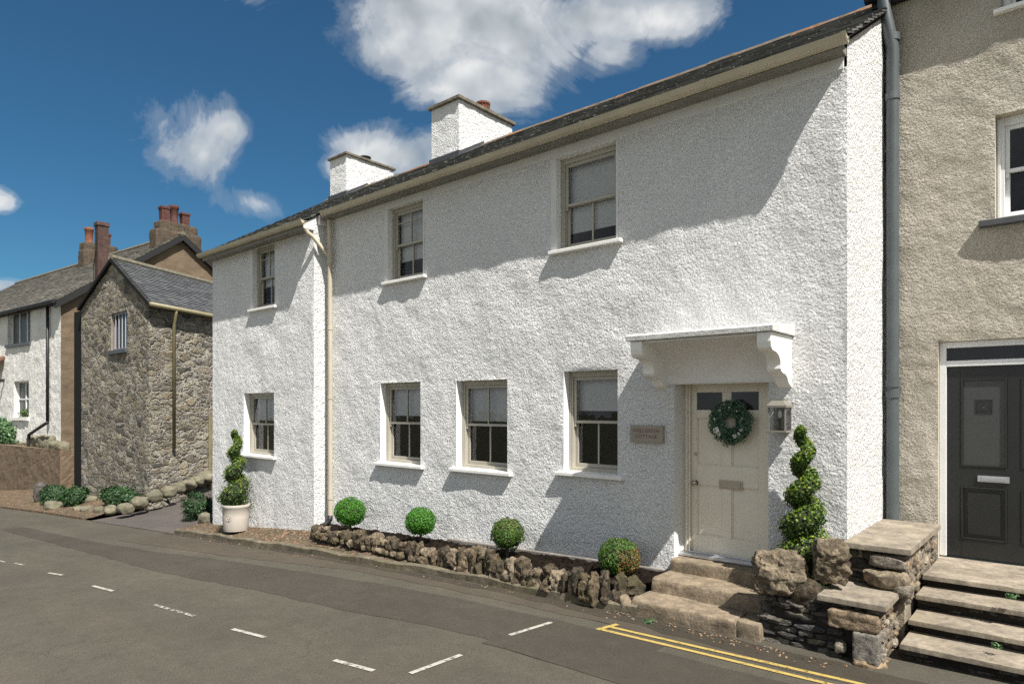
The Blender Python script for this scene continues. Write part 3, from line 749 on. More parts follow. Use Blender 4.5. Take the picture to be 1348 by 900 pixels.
# ---- chimneys
def chimney(par, Xa, Xb, ya, yb, zb, zt, mat, capmat, cap=.05, co=.05, pots=(), rough=True):
    ch = bpy.data.objects.new('chimney', None); ch.location = Vector(((Xa+Xb)/2, (ya+yb)/2, zb)) - par.location; ch.parent = par; sc.collection.objects.link(ch)
    m = MB()
    for (P, ud, nd, l) in (((Xa, ya), (1, 0), (0, -1), Xb-Xa), ((Xb, ya), (0, 1), (1, 0), yb-ya), ((Xa, yb), (1, 0), (0, 1), Xb-Xa), ((Xa, ya), (0, 1), (-1, 0), yb-ya)):
        rough_wall(m, P, ud, nd, (0, l), (zb, zt), (), .05, .012, 9, int(Xa*7)+3, edge=.04)
    m.build('stack', mat, ch, smooth=True)
    c = MB(); c.box((Xa-co, ya-co, zt-.005), (Xb+co, yb+co, zt+cap)); c.build('cap', capmat, ch, bevel=.008)
    return ch
c1 = chimney(cot, -10.12, -9.32, 2.1, 3.72, 6.2, 8.36, M['white'], M['capstone'], .06, .06)
c2 = chimney(cot, -13.90, -13.23, 2.2, 3.62, 6.2, 8.27, M['white'], M['capstone'], .05, .05)
def pot(mb, x, y, z, h, r, crown=False, sq=False):
    n = 4 if sq else 20; a0 = math.pi/4 if sq else 0
    mb.lathe((x, y, z), [(r*1.12, 0), (r*1.12, h*.12), (r*.95, h*.18), (r, h*.8), (r*1.18, h*.84), (r*1.18, h*.97), (r*1.05, h), (r*.8, h), (r*.75, h*.6), (.0, h*.6)], n, a0)
    if crown:
        for k in range(14):
            a = 2*math.pi*k/14; mb.box((x+r*1.02*math.cos(a)-.012, y+r*1.02*math.sin(a)-.012, z+h*.2), (x+r*1.02*math.cos(a)+.012, y+r*1.02*math.sin(a)+.012, z+h*.8))
m = MB(); p = onX(636, 145, -9.6); pot(m, -9.62, 3.12, 8.42, .30, .13, True); m.build('chimney_pot', M['terracotta'], c1, smooth=True, auto=35)
m = MB(); pot(m, -9.70, 2.52, 8.42, .10, .16); m.build('chimney_pot', M['terracotta'], c1, smooth=True, auto=35)
m = MB(); pot(m, -13.5, 2.95, 8.32, .16, .12); m.build('chimney_pot', M['black'], c2, smooth=True, auto=35)
# stepped lead flashing where the stacks leave the slates
for (Xa, Xb, ya, yb, ch) in ((-10.12, -9.32, 2.1, 3.72, c1), (-13.90, -13.23, 2.2, 3.62, c2)):
    f = MB()
    f.box((Xa-.04, ya-.035, roofz(ya)-.05), (Xb+.035, ya-.004, roofz(ya)+.13))
    for s_, X in ((1, Xb+.004), (-1, Xa-.03)):
        f.add([(X, ya-.03, roofz(ya)-.03), (X+.026, ya-.03, roofz(ya)-.03), (X+.026, YR, roofz(YR)-.03), (X, YR, roofz(YR)-.03), (X, ya-.03, roofz(ya)+.11), (X+.026, ya-.03, roofz(ya)+.11), (X+.026, YR, roofz(YR)+.11), (X, YR, roofz(YR)+.11)],
              [(0,3,2,1),(4,5,6,7),(0,1,5,4),(1,2,6,5),(2,3,7,6),(3,0,4,7)])
    f.add([(Xb+.03, ya, roofz(ya)+.045), (Xb+.28, ya, roofz(ya)+.045), (Xb+.28, YR-.15, roofz(YR-.15)+.045), (Xb+.03, YR-.15, roofz(YR-.15)+.045)], [(0, 1, 2, 3)])
    f.build('flashing', M['lead'], ch)

# ---- door hood: flat slab on a plastered cove with scrolled brackets
HX0, HX1, HY, HZ = -3.83, -2.25, -.62, 3.03
hood = bpy.data.objects.new('door_hood', None); hood.location = Vector(((HX0+HX1)/2, 0, HZ)) - cot.location; hood.parent = cot; sc.collection.objects.link(hood)
m = MB(); m.prism([(HY-.03, HZ-.045), (HY-.035, HZ+.01), (HY, HZ+.028), (.0, HZ+.075), (.0, HZ-.045)], 0, HX0-.04, HX1+.02); m.build('slab', plain('weathered_white_paint', (.60, .595, .58), .8, var=.2, bmp=.006, sc_=40), hood, bevel=.005)
cv = [(HY+.02, HZ-.046)]
for i in range(13):
    a = i/12*math.pi/2; cv.append((HY+.03+.0+ (abs(HY)-.05)*math.sin(a)*1.0, HZ-.06-.36*(1-math.cos(a))))
cv = [(HY+.03, HZ-.05)] + [(HY+.03+(abs(HY)-.04)*math.sin(i/14*math.pi/2), HZ-.07-.40*(1-math.cos(i/14*math.pi/2))) for i in range(15)] + [(-.006, HZ-.52), (.0, HZ-.52), (.0, HZ-.05)]
m = MB(); m.prism(cv, 0, HX0+.13, HX1-.13); m.build('cove', M['whitesmooth'], hood, smooth=True, auto=30)
br = [(HY+.0, HZ-.05), (HY-.004, HZ-.14)]
br += [(HY+.01, HZ-.20), (HY+.035, HZ-.225), (HY+.08, HZ-.235)]
for i in range(1, 9):
    a = i/8*math.pi/2; br.append((HY+.08+.20*math.sin(a), HZ-.235-.13*(1-math.cos(a))))
br += [(HY+.275, HZ-.40), (HY+.30, HZ-.43), (HY+.35, HZ-.445), (HY+.41, HZ-.45), (HY+.47, HZ-.48), (HY+.52, HZ-.54), (-.0, HZ-.585), (.0, HZ-.05)]
for X in (HX0+.01, HX1-.15):
    m = MB(); m.prism(br, 0, X, X+.14); m.build('bracket', M['sillpaint'], hood, bevel=.006)
m = MB(); m.box((doorX0-.14, -.02, doorZ1-.06+.0), (doorX1+.2, .0+.03, HZ-.51)); m.build('lintel_band', M['whitesmooth'], hood, bevel=.01)

# ---- front door
door = bpy.data.objects.new('door', None); door.location = Vector((-3.0, .1, doorZ0)) - cot.location; door.parent = cot; sc.collection.objects.link(door)
DY = .285; m = MB(); yo = DY-.03; fl_ = onY(907.5, 600, DY)[0]; fr_ = onY(1010, 600, DY)[0]; dzt = onY(960, 503, DY)[2]; dzb = onY(960, 738, DY)[2]
for (a, b, c, d, e, f) in ((doorX0+.002, fl_-.004, yo, DY+.08, doorZ0, doorZ1-.002), (fr_+.004, doorX1-.002, yo, DY+.08, doorZ0, doorZ1-.002), (fl_-.004, fr_+.004, yo, DY+.08, dzt+.004, doorZ1-.003)):
    m.box((a, c, e), (b, d, f))
m.box((doorX0+.03, yo-.02, doorZ0+.01), (doorX0+.055, yo-.001, doorZ1-.04)); m.box((doorX0+.06, yo-.012, doorZ0+.01), (doorX0+.085, yo-.001, doorZ1-.04))
m.box((doorX0+.03, yo-.02, doorZ1-.035), (doorX1-.02, yo-.001, doorZ1-.012))
m.build('frame', M['door'], door, bevel=.005)
DX0, DX1, DZ0, DZ1 = fl_, fr_, dzb, dzt
m = MB(); m.box((DX0, DY+.02, DZ0), (DX1, DY+.055, DZ1)); w_ = DX1-DX0; mx = (DX0+DX1)/2; h_ = DZ1-DZ0
rows = [(0, .115), (.40, .475), (.55, .55), (.775, .80), (.945, 1)]
stile = .095; mid_ = .055
def bar(a, b, c, d): m.box((a, DY, c), (b, DY+.0195, d))
bar(DX0, DX0+stile, DZ0, DZ1); bar(DX1-stile, DX1, DZ0, DZ1)
z1a, z1b = DZ0+h_*.125, DZ0+h_*.415; z2a, z2b = DZ0+h_*.53, DZ0+h_*.80; z3a, z3b = DZ0+h_*.845, DZ0+h_*.945
for (c, d) in ((DZ0, z1a), (z1b, z2a), (z2b, z3a), (z3b, DZ1)): bar(DX0+stile, DX1-stile, c, d)
for (c, d) in ((z1a, z1b), (z2a, z2b), (z3a, z3b)): bar(mx-mid_, mx+mid_, c, d)
for (a, b) in ((DX0+stile, mx-mid_), (mx+mid_, DX1-stile)):
    for (c, d) in ((z1a, z1b), (z2a, z2b)):
        q = .032; n_ = .012
        for s in ((a, a+n_, c, d), (b-n_, b, c, d), (a+n_, b-n_, c, c+n_), (a+n_, b-n_, d-n_, d)): m.box((s[0], DY+.006, s[2]), (s[1], DY+.0198, s[3]))
m.build('leaf', M['door'], door, bevel=.004)
for (a, b) in ((DX0+stile, mx-mid_), (mx+mid_, DX1-stile)):
    gm = MB(); gm.box((a+.001, DY+.008, z3a+.001), (b-.001, DY+.018, z3b-.001)); gm.build('glass_panel', plain('dark_glazing', (.015, .016, .018), .08, var=.02, bmp=0), door)
m = MB(); m.box((doorX0+.01, .10, doorZ0+.001), (doorX1-.01, DY+.1, doorZ0+.03)); m.box((DX0, DY-.035, DZ0+.0), (DX1, DY-.002, DZ0+.035)); m.box((DX0, DY-.06, doorZ0+.031), (DX1, DY-.03, doorZ0+.042)); m.build('threshold', M['steel'], door, bevel=.004)
m = MB(); kx, kz = onY(915, 635, DY)[0]+.01, onY(915, 635, DY)[2]; 
m.tube([(kx, DY+.0, kz), (kx, DY-.008, kz)], .032, 20); m.tube([(kx, DY-.008, kz), (kx, DY-.03, kz)], .014, 14)
m.tube([(kx, DY-.028+ -.052*i/8, kz) for i in range(9)], [.014, .024, .030, .033, .034, .033, .029, .021, .005], 20); m.build('knob', M['chrome'], door, smooth=True, auto=40)
m = MB(); kx, kz = kx-.0, onY(913, 597, DY)[2]; m.tube([(kx, DY, kz), (kx, DY-.012, kz)], .017, 16); m.build('lock', M['chrome'], door, smooth=True, auto=40)
lb = (onY(947, 631, DY), onY(978, 645, DY)); m = MB(); m.box((lb[0][0], DY-.012, lb[1][2]), (lb[1][0], DY-.0005, lb[0][2])); m.box((lb[0][0]+.02, DY-.018, lb[1][2]+.03), (lb[1][0]-.02, DY-.0125, lb[0][2]-.02)); m.box((lb[0][0]+.03, DY-.03, lb[1][2]+.022), (lb[1][0]-.03, DY-.013, lb[1][2]+.036)); m.build('letterbox', M['chrome'], door, bevel=.003)

# ================================================================== things fixed by the door
P0 = onY(831, 559, -.02); P1 = onY(874, 583, -.02)
pl = thing('name_plaque', ((P0[0]+P1[0])/2, 0, P1[2]), 'small brown stone name plaque with two lines of lettering on white wall left of door', 'sign')
m = MB(); m.box((P0[0], -.05, P1[2]), (P1[0], -.004, P0[2])); m.build('slab', M['plaque'], pl, bevel=.006)
for i, tx in enumerate(('WELLGREEN', 'COTTAGE')):
    cu = bpy.data.curves.new('lettering', 'FONT'); cu.body = tx; cu.size = .062; cu.align_x = 'CENTER'; cu.extrude = .001; cu.space_character = 1.05
    o = bpy.data.objects.new('lettering', cu); cu.materials.append(M['plaquetext']); sc.collection.objects.link(o); o.parent = pl
    o.location = Vector(((P0[0]+P1[0])/2-.0, -.0515, P1[2]+.122-.068*i)) - pl.location; o.rotation_euler = (math.pi/2, 0, 0)
    bpy.context.view_layer.update(); me = bpy.data.meshes.new_from_object(o.evaluated_get(bpy.context.evaluated_depsgraph_get())); q = bpy.data.objects.new('lettering', me); sc.collection.objects.link(q); q.parent = pl; q.location = o.location; q.rotation_euler = o.rotation_euler; bpy.data.objects.remove(o)

ln0 = onY(1016, 530, -.12); ln1 = onY(1042, 569, -.12)
lx0, lx1, lz0, lz1 = ln0[0]+.0, ln1[0]-.02, ln1[2], ln0[2]
lan = thing('wall_lantern', ((lx0+lx1)/2, 0, lz0), 'small grey metal and glass box lantern mounted on wall right of the cream door', 'lantern')
m = MB(); ya, yb = -.24, -.05; m.box((lx0+.02, -.05, lz0+.02), (lx1-.02, -.004, lz1-.04))
for x in (lx0, lx1-.016):
    for y in (ya, yb-.016): m.box((x, y, lz0+.02), (x+.016, y+.016, lz1-.05))
m.box((lx0-.012, ya-.012, lz0), (lx1+.012, yb+.004, lz0+.02)); m.box((lx0-.012, ya-.012, lz1-.05), (lx1+.012, yb+.004, lz1-.025))
m.add([(lx0-.01, ya-.01, lz1-.025), (lx1+.01, ya-.01, lz1-.025), (lx1+.01, yb, lz1-.025), (lx0-.01, yb, lz1-.025), (lx0+.035, ya+.035, lz1+.03), (lx1-.035, ya+.035, lz1+.03), (lx1-.035, yb-.02, lz1+.03), (lx0+.035, yb-.02, lz1+.03)], [(0,1,5,4),(1,2,6,5),(2,3,7,6),(3,0,4,7),(4,5,6,7)])
m.box((lx0+.03, ya+.03, lz1+.03), (lx1-.03, yb-.015, lz1+.042))
m.build('frame', M['lantern'], lan, bevel=.002)
m = MB()
m.quad((lx0+.016, ya+.008, lz0+.02), (lx1-.016, ya+.008, lz0+.02), (lx1-.016, ya+.008, lz1-.05), (lx0+.016, ya+.008, lz1-.05))
m.quad((lx1-.008, ya+.016, lz0+.02), (lx1-.008, yb-.016, lz0+.02), (lx1-.008, yb-.016, lz1-.05), (lx1-.008, ya+.016, lz1-.05))
m.quad((lx0+.008, ya+.016, lz0+.02), (lx0+.008, yb-.016, lz0+.02), (lx0+.008, yb-.016, lz1-.05), (lx0+.008, ya+.016, lz1-.05)); m.build('glass', M['glass'], lan)
cx_, cy_ = (lx0+lx1)/2, (ya+yb)/2; m = MB(); m.lathe((cx_, cy_, lz0+.02), [(.022, 0), (.022, .012), (.009, .02), (.009, .09), (.016, .10), (.016, .12), (.0, .12)], 14); m.build('lamp_holder', M['black'], lan, smooth=True, auto=40)
m = MB(); m.lathe((cx_, cy_, lz0+.142), [(.006, 0), (.017, .02), (.020, .045), (.013, .075), (.0, .10)], 14); m.build('bulb', plain('frosted_bulb', (.7, .7, .68), .2, var=.02, bmp=0), lan, smooth=True)

# ================================================================== foliage
def leaf(mb, p, n, s, rg, asp=.6):
    n = (n + Vector((rg.uniform(-.8, .8), rg.uniform(-.8, .8), rg.uniform(-.8, .8)))).normalized()
    a = n.orthogonal().normalized(); a.rotate(Matrix.Rotation(rg.uniform(0, 6.28), 3, n)); b = n.cross(a)
    s *= rg.uniform(.7, 1.3); w = s*asp
    mb.add([p - a*s*.5, p + b*w*.5 + n*s*.06, p + a*s*.5, p - b*w*.5 + n*s*.06], [(0, 1, 2, 3)])
def ball(name, c, r, label, cat, group, mats, n=5200, ls=.022, sq=.93, seed=1, sides=None, lump=.05, stem=.1):
    t = thing(name, (c[0], c[1], c[2]-r*sq-stem*.4), label, cat, group); rg = random.Random(seed)
    sp = [MB() for _ in mats]; dark = MB()
    for i in range(n):
        z = rg.uniform(-.95, 1); a = rg.uniform(0, 6.2832); q = math.sqrt(1-z*z); d = Vector((q*math.cos(a), q*math.sin(a), z))
        k = 1 + lump*noise.noise(d*2.5 + Vector((seed*3.1, 0, 0)))*2 + lump*.7*noise.noise(d*8+Vector((seed, 0, 0))) ; rr = r*k*(1 - abs(rg.gauss(0, .05)))
        p = Vector(c) + Vector((d.x*rr, d.y*rr, d.z*rr*sq)); j = 0
        if sides is not None: j = sides(d, rg)
        leaf(sp[j], p, d, ls, rg)
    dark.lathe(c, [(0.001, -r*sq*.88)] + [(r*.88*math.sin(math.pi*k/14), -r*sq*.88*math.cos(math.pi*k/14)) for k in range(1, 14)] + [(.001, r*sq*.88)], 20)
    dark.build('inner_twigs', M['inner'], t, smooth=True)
    for q, mm in zip(sp, mats):
        if q.v: q.build('leaves', mm, t)
    if stem:
        s = MB(); s.tube([(c[0], c[1], c[2]-r*sq-stem), (c[0], c[1], c[2]-r*sq*.8)], .02, 8); s.build('stem', M['bark'], t)
    return t
gb = 'clipped box balls in the flower bed'
YB = -.36
b = [onY(461, 673.5, YB), onY(553.5, 686, YB), onY(668, 702.5, YB), onY(815, 733, YB)]
ball('box_ball', b[0], .268, 'clipped green box ball beside the cream downpipe', 'topiary', gb, [M['box_leaf']], seed=1, n=5600)
ball('box_ball', b[1], .232, 'clipped bright green box ball second from the downpipe', 'topiary', gb, [M['box_leaf']], seed=2)
ball('box_ball', b[2], .228, 'box ball with yellow tinged leaves just left of the third ground floor window', 'topiary', gb, [M['box_leaf2'], M['box_leaf3']], seed=3, lump=.09, sides=lambda d, rg: 1 if (d.z > .45 and d.x > -.2 and rg.random() < .12) else 0)
ball('box_ball', b[3], .245, 'box ball with scorched brown leaves nearest the door steps', 'topiary', gb, [M['box_leaf2'], M['box_leaf3']], seed=4, lump=.07, sides=lambda d, rg: 1 if (d.x*CA+d.y*SA*.4 > .12 and d.z < .55 and rg.random() < .75) else 0)

def spiral(name, base, top, r0, r1, turns, label, mats, seed, n=9000, ls=.028, ph=0.0, band=.62, zs=1.15):
    t = thing(name, base, label, 'topiary', 'spiral clipped topiary shrubs'); rg = random.Random(seed); B = Vector(base); Hh = top - base[2]
    s = MB(); s.tube([B, (base[0]+.01, base[1], base[2]+Hh*.5), (base[0], base[1], top-.12)], [.025, .018, .008], 8); s.build('trunk', M['bark'], t)
    ms = [MB() for _ in mats]; dk = MB(); pts = []
    for k in range(90):
        u = k/89; a = ph + turns*6.2832*u; R_ = r0 + (r1-r0)*u**.75
        if u < .10: R_ = R_*(1.0)
        off = R_*.36; pts.append((Vector((base[0]+off*math.cos(a), base[1]+off*math.sin(a), base[2]+.05+Hh*.93*(u**.92))), R_*band))
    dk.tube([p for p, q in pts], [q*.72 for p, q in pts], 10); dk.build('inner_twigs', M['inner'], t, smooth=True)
    for i in range(n):
        u = rg.random()**1.35; p, q = pts[int(u*89)]
        z = rg.uniform(-1, 1); a = rg.uniform(0, 6.2832); w = math.sqrt(1-z*z); d = Vector((w*math.cos(a), w*math.sin(a), z*zs))
        k = 1 + .22*noise.noise((p + d*q)*9)
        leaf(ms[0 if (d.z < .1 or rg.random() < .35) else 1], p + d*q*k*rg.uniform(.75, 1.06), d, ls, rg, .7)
    for q, mm in zip(ms, mats): q.build('leaves', mm, t)
    return t
spb = onY(1058, 740, -.22)
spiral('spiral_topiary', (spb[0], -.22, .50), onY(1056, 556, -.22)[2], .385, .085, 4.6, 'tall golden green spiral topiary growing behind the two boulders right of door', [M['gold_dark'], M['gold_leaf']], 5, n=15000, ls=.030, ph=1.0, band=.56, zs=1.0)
pc = onY(310.5, 690, -.62); PX, PYY = pc[0], -.62; PZ = onY(310.5, 697, -.62)[2]+.0
pr = .27
pott = thing('plant_pot', (PX, PYY, PZ), 'pale round glazed plant pot with embossed tree emblem by the cottage corner', 'plant pot')
hgt = onY(310, 663, -.62)[2]-PZ
m = MB(); m.lathe((PX, PYY, PZ), [(pr*.86, 0), (pr*.86, .01), (pr*.88, .03), (pr*.9, .045), (pr*.93, hgt*.55), (pr*.96, hgt*.87), (pr*1.01, hgt*.90), (pr*1.02, hgt*.97), (pr*1.0, hgt), (pr*.90, hgt), (pr*.88, hgt*.9)], 48); m.build('body', M['potglaze'], pott, smooth=True, auto=40)
m = MB(); m.lathe((PX, PYY, PZ), [(.0, hgt*.86), (pr*.9, hgt*.86), (pr*.9, hgt*.87), (0, hgt*.88)], 24); m.build('compost', M['soil'], pott)
# emblem: ring and small tree, wrapped on the pot face turned to the street
m = MB(); ea = math.atan2(-1, .62)
def onpot(u, v, lift=.004):
    zz = PZ+hgt*.52+v; rr = pr*.93+lift; a = ea + u/rr; return (PX+rr*math.cos(a), PYY+rr*math.sin(a), zz)
m.tube([onpot(.062*math.cos(t), .062*math.sin(t)) for t in np.linspace(0, 6.2832, 25)], .004, 6)
m.tube([onpot(0, -.04), onpot(0, .02)], .005, 6)
for sgn in (-1, 1):
    for v in (-.01, .008, .024): m.tube([onpot(0, v-.006), onpot(sgn*.03, v+.012)], .0045, 6)
m.tube([onpot(-.025, -.04), onpot(.025, -.04)], .004, 6); m.build('emblem', M['potglaze'], pott, smooth=True)
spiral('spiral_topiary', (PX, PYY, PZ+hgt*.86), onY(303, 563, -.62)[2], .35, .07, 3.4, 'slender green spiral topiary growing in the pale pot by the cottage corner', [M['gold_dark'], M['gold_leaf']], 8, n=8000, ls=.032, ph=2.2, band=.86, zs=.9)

wc = onY(961.5, 556, .20)
wr = thing('wreath', (wc[0], .22, wc[2]), 'green leafy wreath with white flowers hanging on the cream front door', 'wreath'); rg = random.Random(6)
ms = MB(); fl = MB(); rb = MB(); WR = .165
ring = [(wc[0]+WR*math.cos(a), .215, wc[2]+WR*math.sin(a)) for a in np.linspace(0, 6.2832, 40)]
rb.tube(ring, .03, 8); rb.build('twig_ring', M['inner'], wr)
for i in range(4200):
    a = rg.uniform(0, 6.2832); b_a = rg.uniform(0, 6.2832); q = .085*math.sqrt(rg.random())*(1+.35*noise.noise((math.cos(a)*3, math.sin(a)*3, 4)))
    d = Vector((math.cos(a)*math.cos(b_a), -abs(math.sin(b_a))*.8, math.sin(a)*math.cos(b_a)))
    leaf(ms, Vector((wc[0]+WR*math.cos(a), .20, wc[2]+WR*math.sin(a))) + d*q*1.15, Vector((d.x, -.6, d.z)), .034, rg, .5)
ms.build('leaves', M['wreath_leaf'], wr)
for (a, s) in ((2.2, .016), (.9, .012), (-.45, .02), (-.85, .022), (3.7, .032), (4.0, .026), (-1.1, .022), (2.9, .012), (1.5, .012), (5.8, .014), (.3, .012)):
    fl = MB()
    for k in range(9):
        o = Vector((wc[0]+WR*1.02*math.cos(a), +.135, wc[2]+WR*1.02*math.sin(a))); d = Vector((math.cos(k*.7), -.35, math.sin(k*.7)))
        leaf(fl, o + d*s*.7, Vector((0, -1, 0)) + d*.5, s*1.4, rg, .8)
    fl.build('flower', M['petal'], wr)

# ================================================================== planter: rough stone edging, soil bed
PL = [(-10.45, -.40), (-10.2, -.55), (-8.3, -.66), (-6.4, -.72), (-5.2, -.80), (-4.1, -.90), (-3.95, -.80), (-3.72, -.50)]
edge = thing('planter_edging', (-7, -.7, 0), 'low rough edging of upright weathered stones round the flower bed', 'stone edging')
m = MB(); core = MB(); rg = random.Random(21)
def plan_pt(s):
    for i in range(len(PL)-1):
        a, b = PL[i], PL[i+1]; l = math.hypot(b[0]-a[0], b[1]-a[1])
        if s <= l: t = s/l; return (a[0]+(b[0]-a[0])*t, a[1]+(b[1]-a[1])*t, math.atan2(b[1]-a[1], b[0]-a[0]))
        s -= l
    return None
s = .05; k = 0
while True:
    w = rg.choice([.08, .11, .14, .17, .20, .24]); q = plan_pt(s + w*.5)
    if q is None: break
    X, y, an = q; z0 = lerpt(X, WB) - .03; tall = rg.uniform(.26, .41)*(.55 if X < -9 else .70 if X < -6.8 else .90 if X < -4.4 else .85)
    lay = 1 if (w < .11 or rg.random() < .72) else 2
    if lay == 1: m.rock((X, y+rg.uniform(-.03, .03), z0+tall*.5), (w*.50, .10, tall*.54), 100+k, 5, .26, 10, an+rg.uniform(-.3, .3), 1.9, 6)
    else:
        h1 = tall*rg.uniform(.42, .6)
        m.rock((X, y-.03, z0+h1*.5), (w*.50, .11, h1*.52), 200+k, 3.6, .24, 9, an+rg.uniform(-.2, .2), 1.6, 3)
        m.rock((X+rg.uniform(-.02, .02), y+.02, z0+h1+(tall-h1)*.5), (w*.44, .09, (tall-h1)*.54), 300+k, 3.2, .30, 8, an+rg.uniform(-.4, .4), 1.7, 3)
    if rg.random() < .5: m.rock((X+w*.4, y-.09, z0+.05), (.05, .04, .045), 400+k, 2.6, .25, 4, rg.random(), 1.5, 2)
    s += w*.98; k += 1
m.build('stones', M['limestone'], edge, smooth=True, auto=38)
for i in range(len(PL)-1):
    a, b = PL[i], PL[i+1]; l = math.hypot(b[0]-a[0], b[1]-a[1]); ud = ((b[0]-a[0])/l, (b[1]-a[1])/l); nd = (-ud[1], ud[0])
    z0, z1 = lerpt(a[0], WB), lerpt(b[0], WB)
    core.obox((a[0]-nd[0]*.04, a[1]-nd[1]*.04), ud, l, nd, .09, z0-.1, z0+.10, z1-.1, z1+.10)
core.build('mortar', M['core'], edge)
mb = MB(); prev = None
ST = [(-10.7, .04), (-10.4, .07), (-7.26, .17), (-5.2, .255), (-3.6, .31)]
for X in np.arange(-10.66, -3.60, .07):
    X = float(X); yf = lerpt(X, [(-10.66, -.35), (-10.2, -.55), (-8.3, -.66), (-6.4, -.72), (-5.2, -.80), (-4.1, -.88), (-3.6, -.45)]) + .03
    row = []
    for j in range(9):
        t = j/8; y = yf*(1-t) + .01*t; row.append((X, y, lerpt(X, ST) - .05*(1-t) + .03*noise.fractal(Vector((X*6, y*6, 0)), .8, 2, 4)))
    if prev:
        for j in range(8): mb.quad(prev[j], row[j], row[j+1], prev[j+1])
    prev = row
tag(mb.build('flower_bed', M['soil'], smooth=True), kind='structure')
m = MB(); m.obox((-7.4, -.055), (1, 0), 3.76, (0, 1), .05, .05, .215, .15, .335); m.build('cement_skirt', M['cement'], cot, bevel=.015)
# loose bits: clods, small stones, dry leaves on soil and pavement
lm = MB(); rg = random.Random(33)
for i in range(420):
    X = rg.uniform(-10.3, -3.75); y = rg.uniform(-.55, -.05); z = lerpt(X, ST)+.005
    r = rg.uniform(.006, .018); lm.rock((X, y, z), (r, r, r*.6), i, 2.5, .2, 2, 0, 1.2, 0)
tag(lm.build('soil_clods', M['soil']), 'dark crumbs of soil and bark on the flower bed', 'soil', kind='stuff')
lm = MB()
for i in range(700):
    if rg.random() < .55: X = rg.uniform(-14.6, -10.5); y = -.30 - abs(rg.gauss(0, .13)); 
    elif rg.random() < .5: X = rg.uniform(-3.9, -1.5); y = YK - .02 - abs(rg.gauss(0, .10))
    else: X = rg.uniform(-15, -4); y = YK - .03 - abs(rg.gauss(0, .09))
    if y < YK: z = zr(X)+.012
    else:
        yw = lerpt(X, PY); t = min(1, max(0, (y-YK)/(yw-YK))); z = (zr(X)+.095)*(1-t) + lerpt(X, WB)*t + .012
    leaf(lm, Vector((X, y, z)), Vector((0, 0, 1.6)), .028, rg, .7)
tag(lm.build('fallen_leaves', leafmat('dry_leaf', [(.22, .13, .07), (.34, .24, .15), (.16, .10, .06), (.40, .33, .25)], .8)), 'dry fallen leaves scattered along kerb and pavement', 'leaves', kind='stuff')

# ================================================================== cottage door steps
st = thing('door_steps', (-2.95, -.4, 0), 'three worn sandstone steps leading up to the cream cottage door', 'steps')
def slab(par, name, x0, x1, y0, y1, z0, z1, mat, seed, am=.012, step=.05, bev=.012):
    """worn stone slab: box cut into a grid and roughened"""
    m = MB(); xs_ = np.linspace(x0, x1, max(2, int((x1-x0)/step))+1); ys_ = np.linspace(y0, y1, max(2, int((y1-y0)/step))+1); zs_ = np.linspace(z0, z1, max(2, int((z1-z0)/step*1.2))+1)
    idx = {}; vs = []
    def vid(x, y, z):
        key = (round(x, 5), round(y, 5), round(z, 5))
        if key not in idx:
            o = Vector((x*4+seed, y*4, z*4)); d = am*noise.fractal(o, .9, 2.1, 4)
            # rounded front and top arris
            px = x; py = y; pz = z
            if abs(y-y0) < 1e-6: py += d*.9
            if abs(z-z1) < 1e-6: pz += d*.5 - .5*am*max(0, 1-abs((x-(x0+x1)/2))/((x1-x0)/2))*(1 if y < y0+.12 else .3)
            if abs(x-x0) < 1e-6: px += d*.7
            if abs(x-x1) < 1e-6: px += d*.7
            if abs(y-y0) < 1e-6 and abs(z-z1) < 1e-6: py += bev; pz -= bev*.8
            if abs(x-x0) < 1e-6 and abs(z-z1) < 1e-6: px += bev; pz -= bev*.4
            if abs(x-x1) < 1e-6 and abs(z-z1) < 1e-6: px -= bev; pz -= bev*.4
            if abs(y-y0) < 1e-6 and (abs(x-x1) < 1e-6 or abs(x-x0) < 1e-6): py += bev
            idx[key] = len(vs); vs.append((px, py, pz))
        return idx[key]
    fs = []
    def patch(U, V, f, fl):
        for i in range(len(U)-1):
            for j in range(len(V)-1):
                q = (vid(*f(U[i], V[j])), vid(*f(U[i+1], V[j])), vid(*f(U[i+1], V[j+1])), vid(*f(U[i], V[j+1]))); fs.append(q[::-1] if fl else q)
    patch(xs_, zs_, lambda a, b: (a, y0, b), False); patch(xs_, zs_, lambda a, b: (a, y1, b), True)
    patch(ys_, zs_, lambda a, b: (x1, a, b), False); patch(ys_, zs_, lambda a, b: (x0, a, b), True)
    patch(xs_, ys_, lambda a, b: (a, b, z1), False); patch(xs_, ys_, lambda a, b: (a, b, z0), True)
    m.add(vs, fs); return m.build(name, mat, par, smooth=True, auto=50)
slab(st, 'step', -3.66, -2.52, -.88, -.30, -.05, .185, M['sandstep'], 1, .022, .035, .009)
slab(st, 'step', -2.515, -2.29, -.86, -.30, -.05, .18, M['sandstep'], 2.3, .02, .035, .008)
slab(st, 'step', -3.62, -2.28, -.50, -.02, .15, .345, M['sandstep'], 3, .022, .035, .009)
slab(st, 'step', -3.60, -2.40, -.10, .40, .33, .485, M['sandstep'], 4, .014, .035, .008)
m = MB(); m.rock((-3.75, -.84, .07), (.085, .09, .12), 71, 3.5, .15, 7, .2, 1.2, 2); m.build('end_stone', M['sandstep'], st, smooth=True, auto=45)

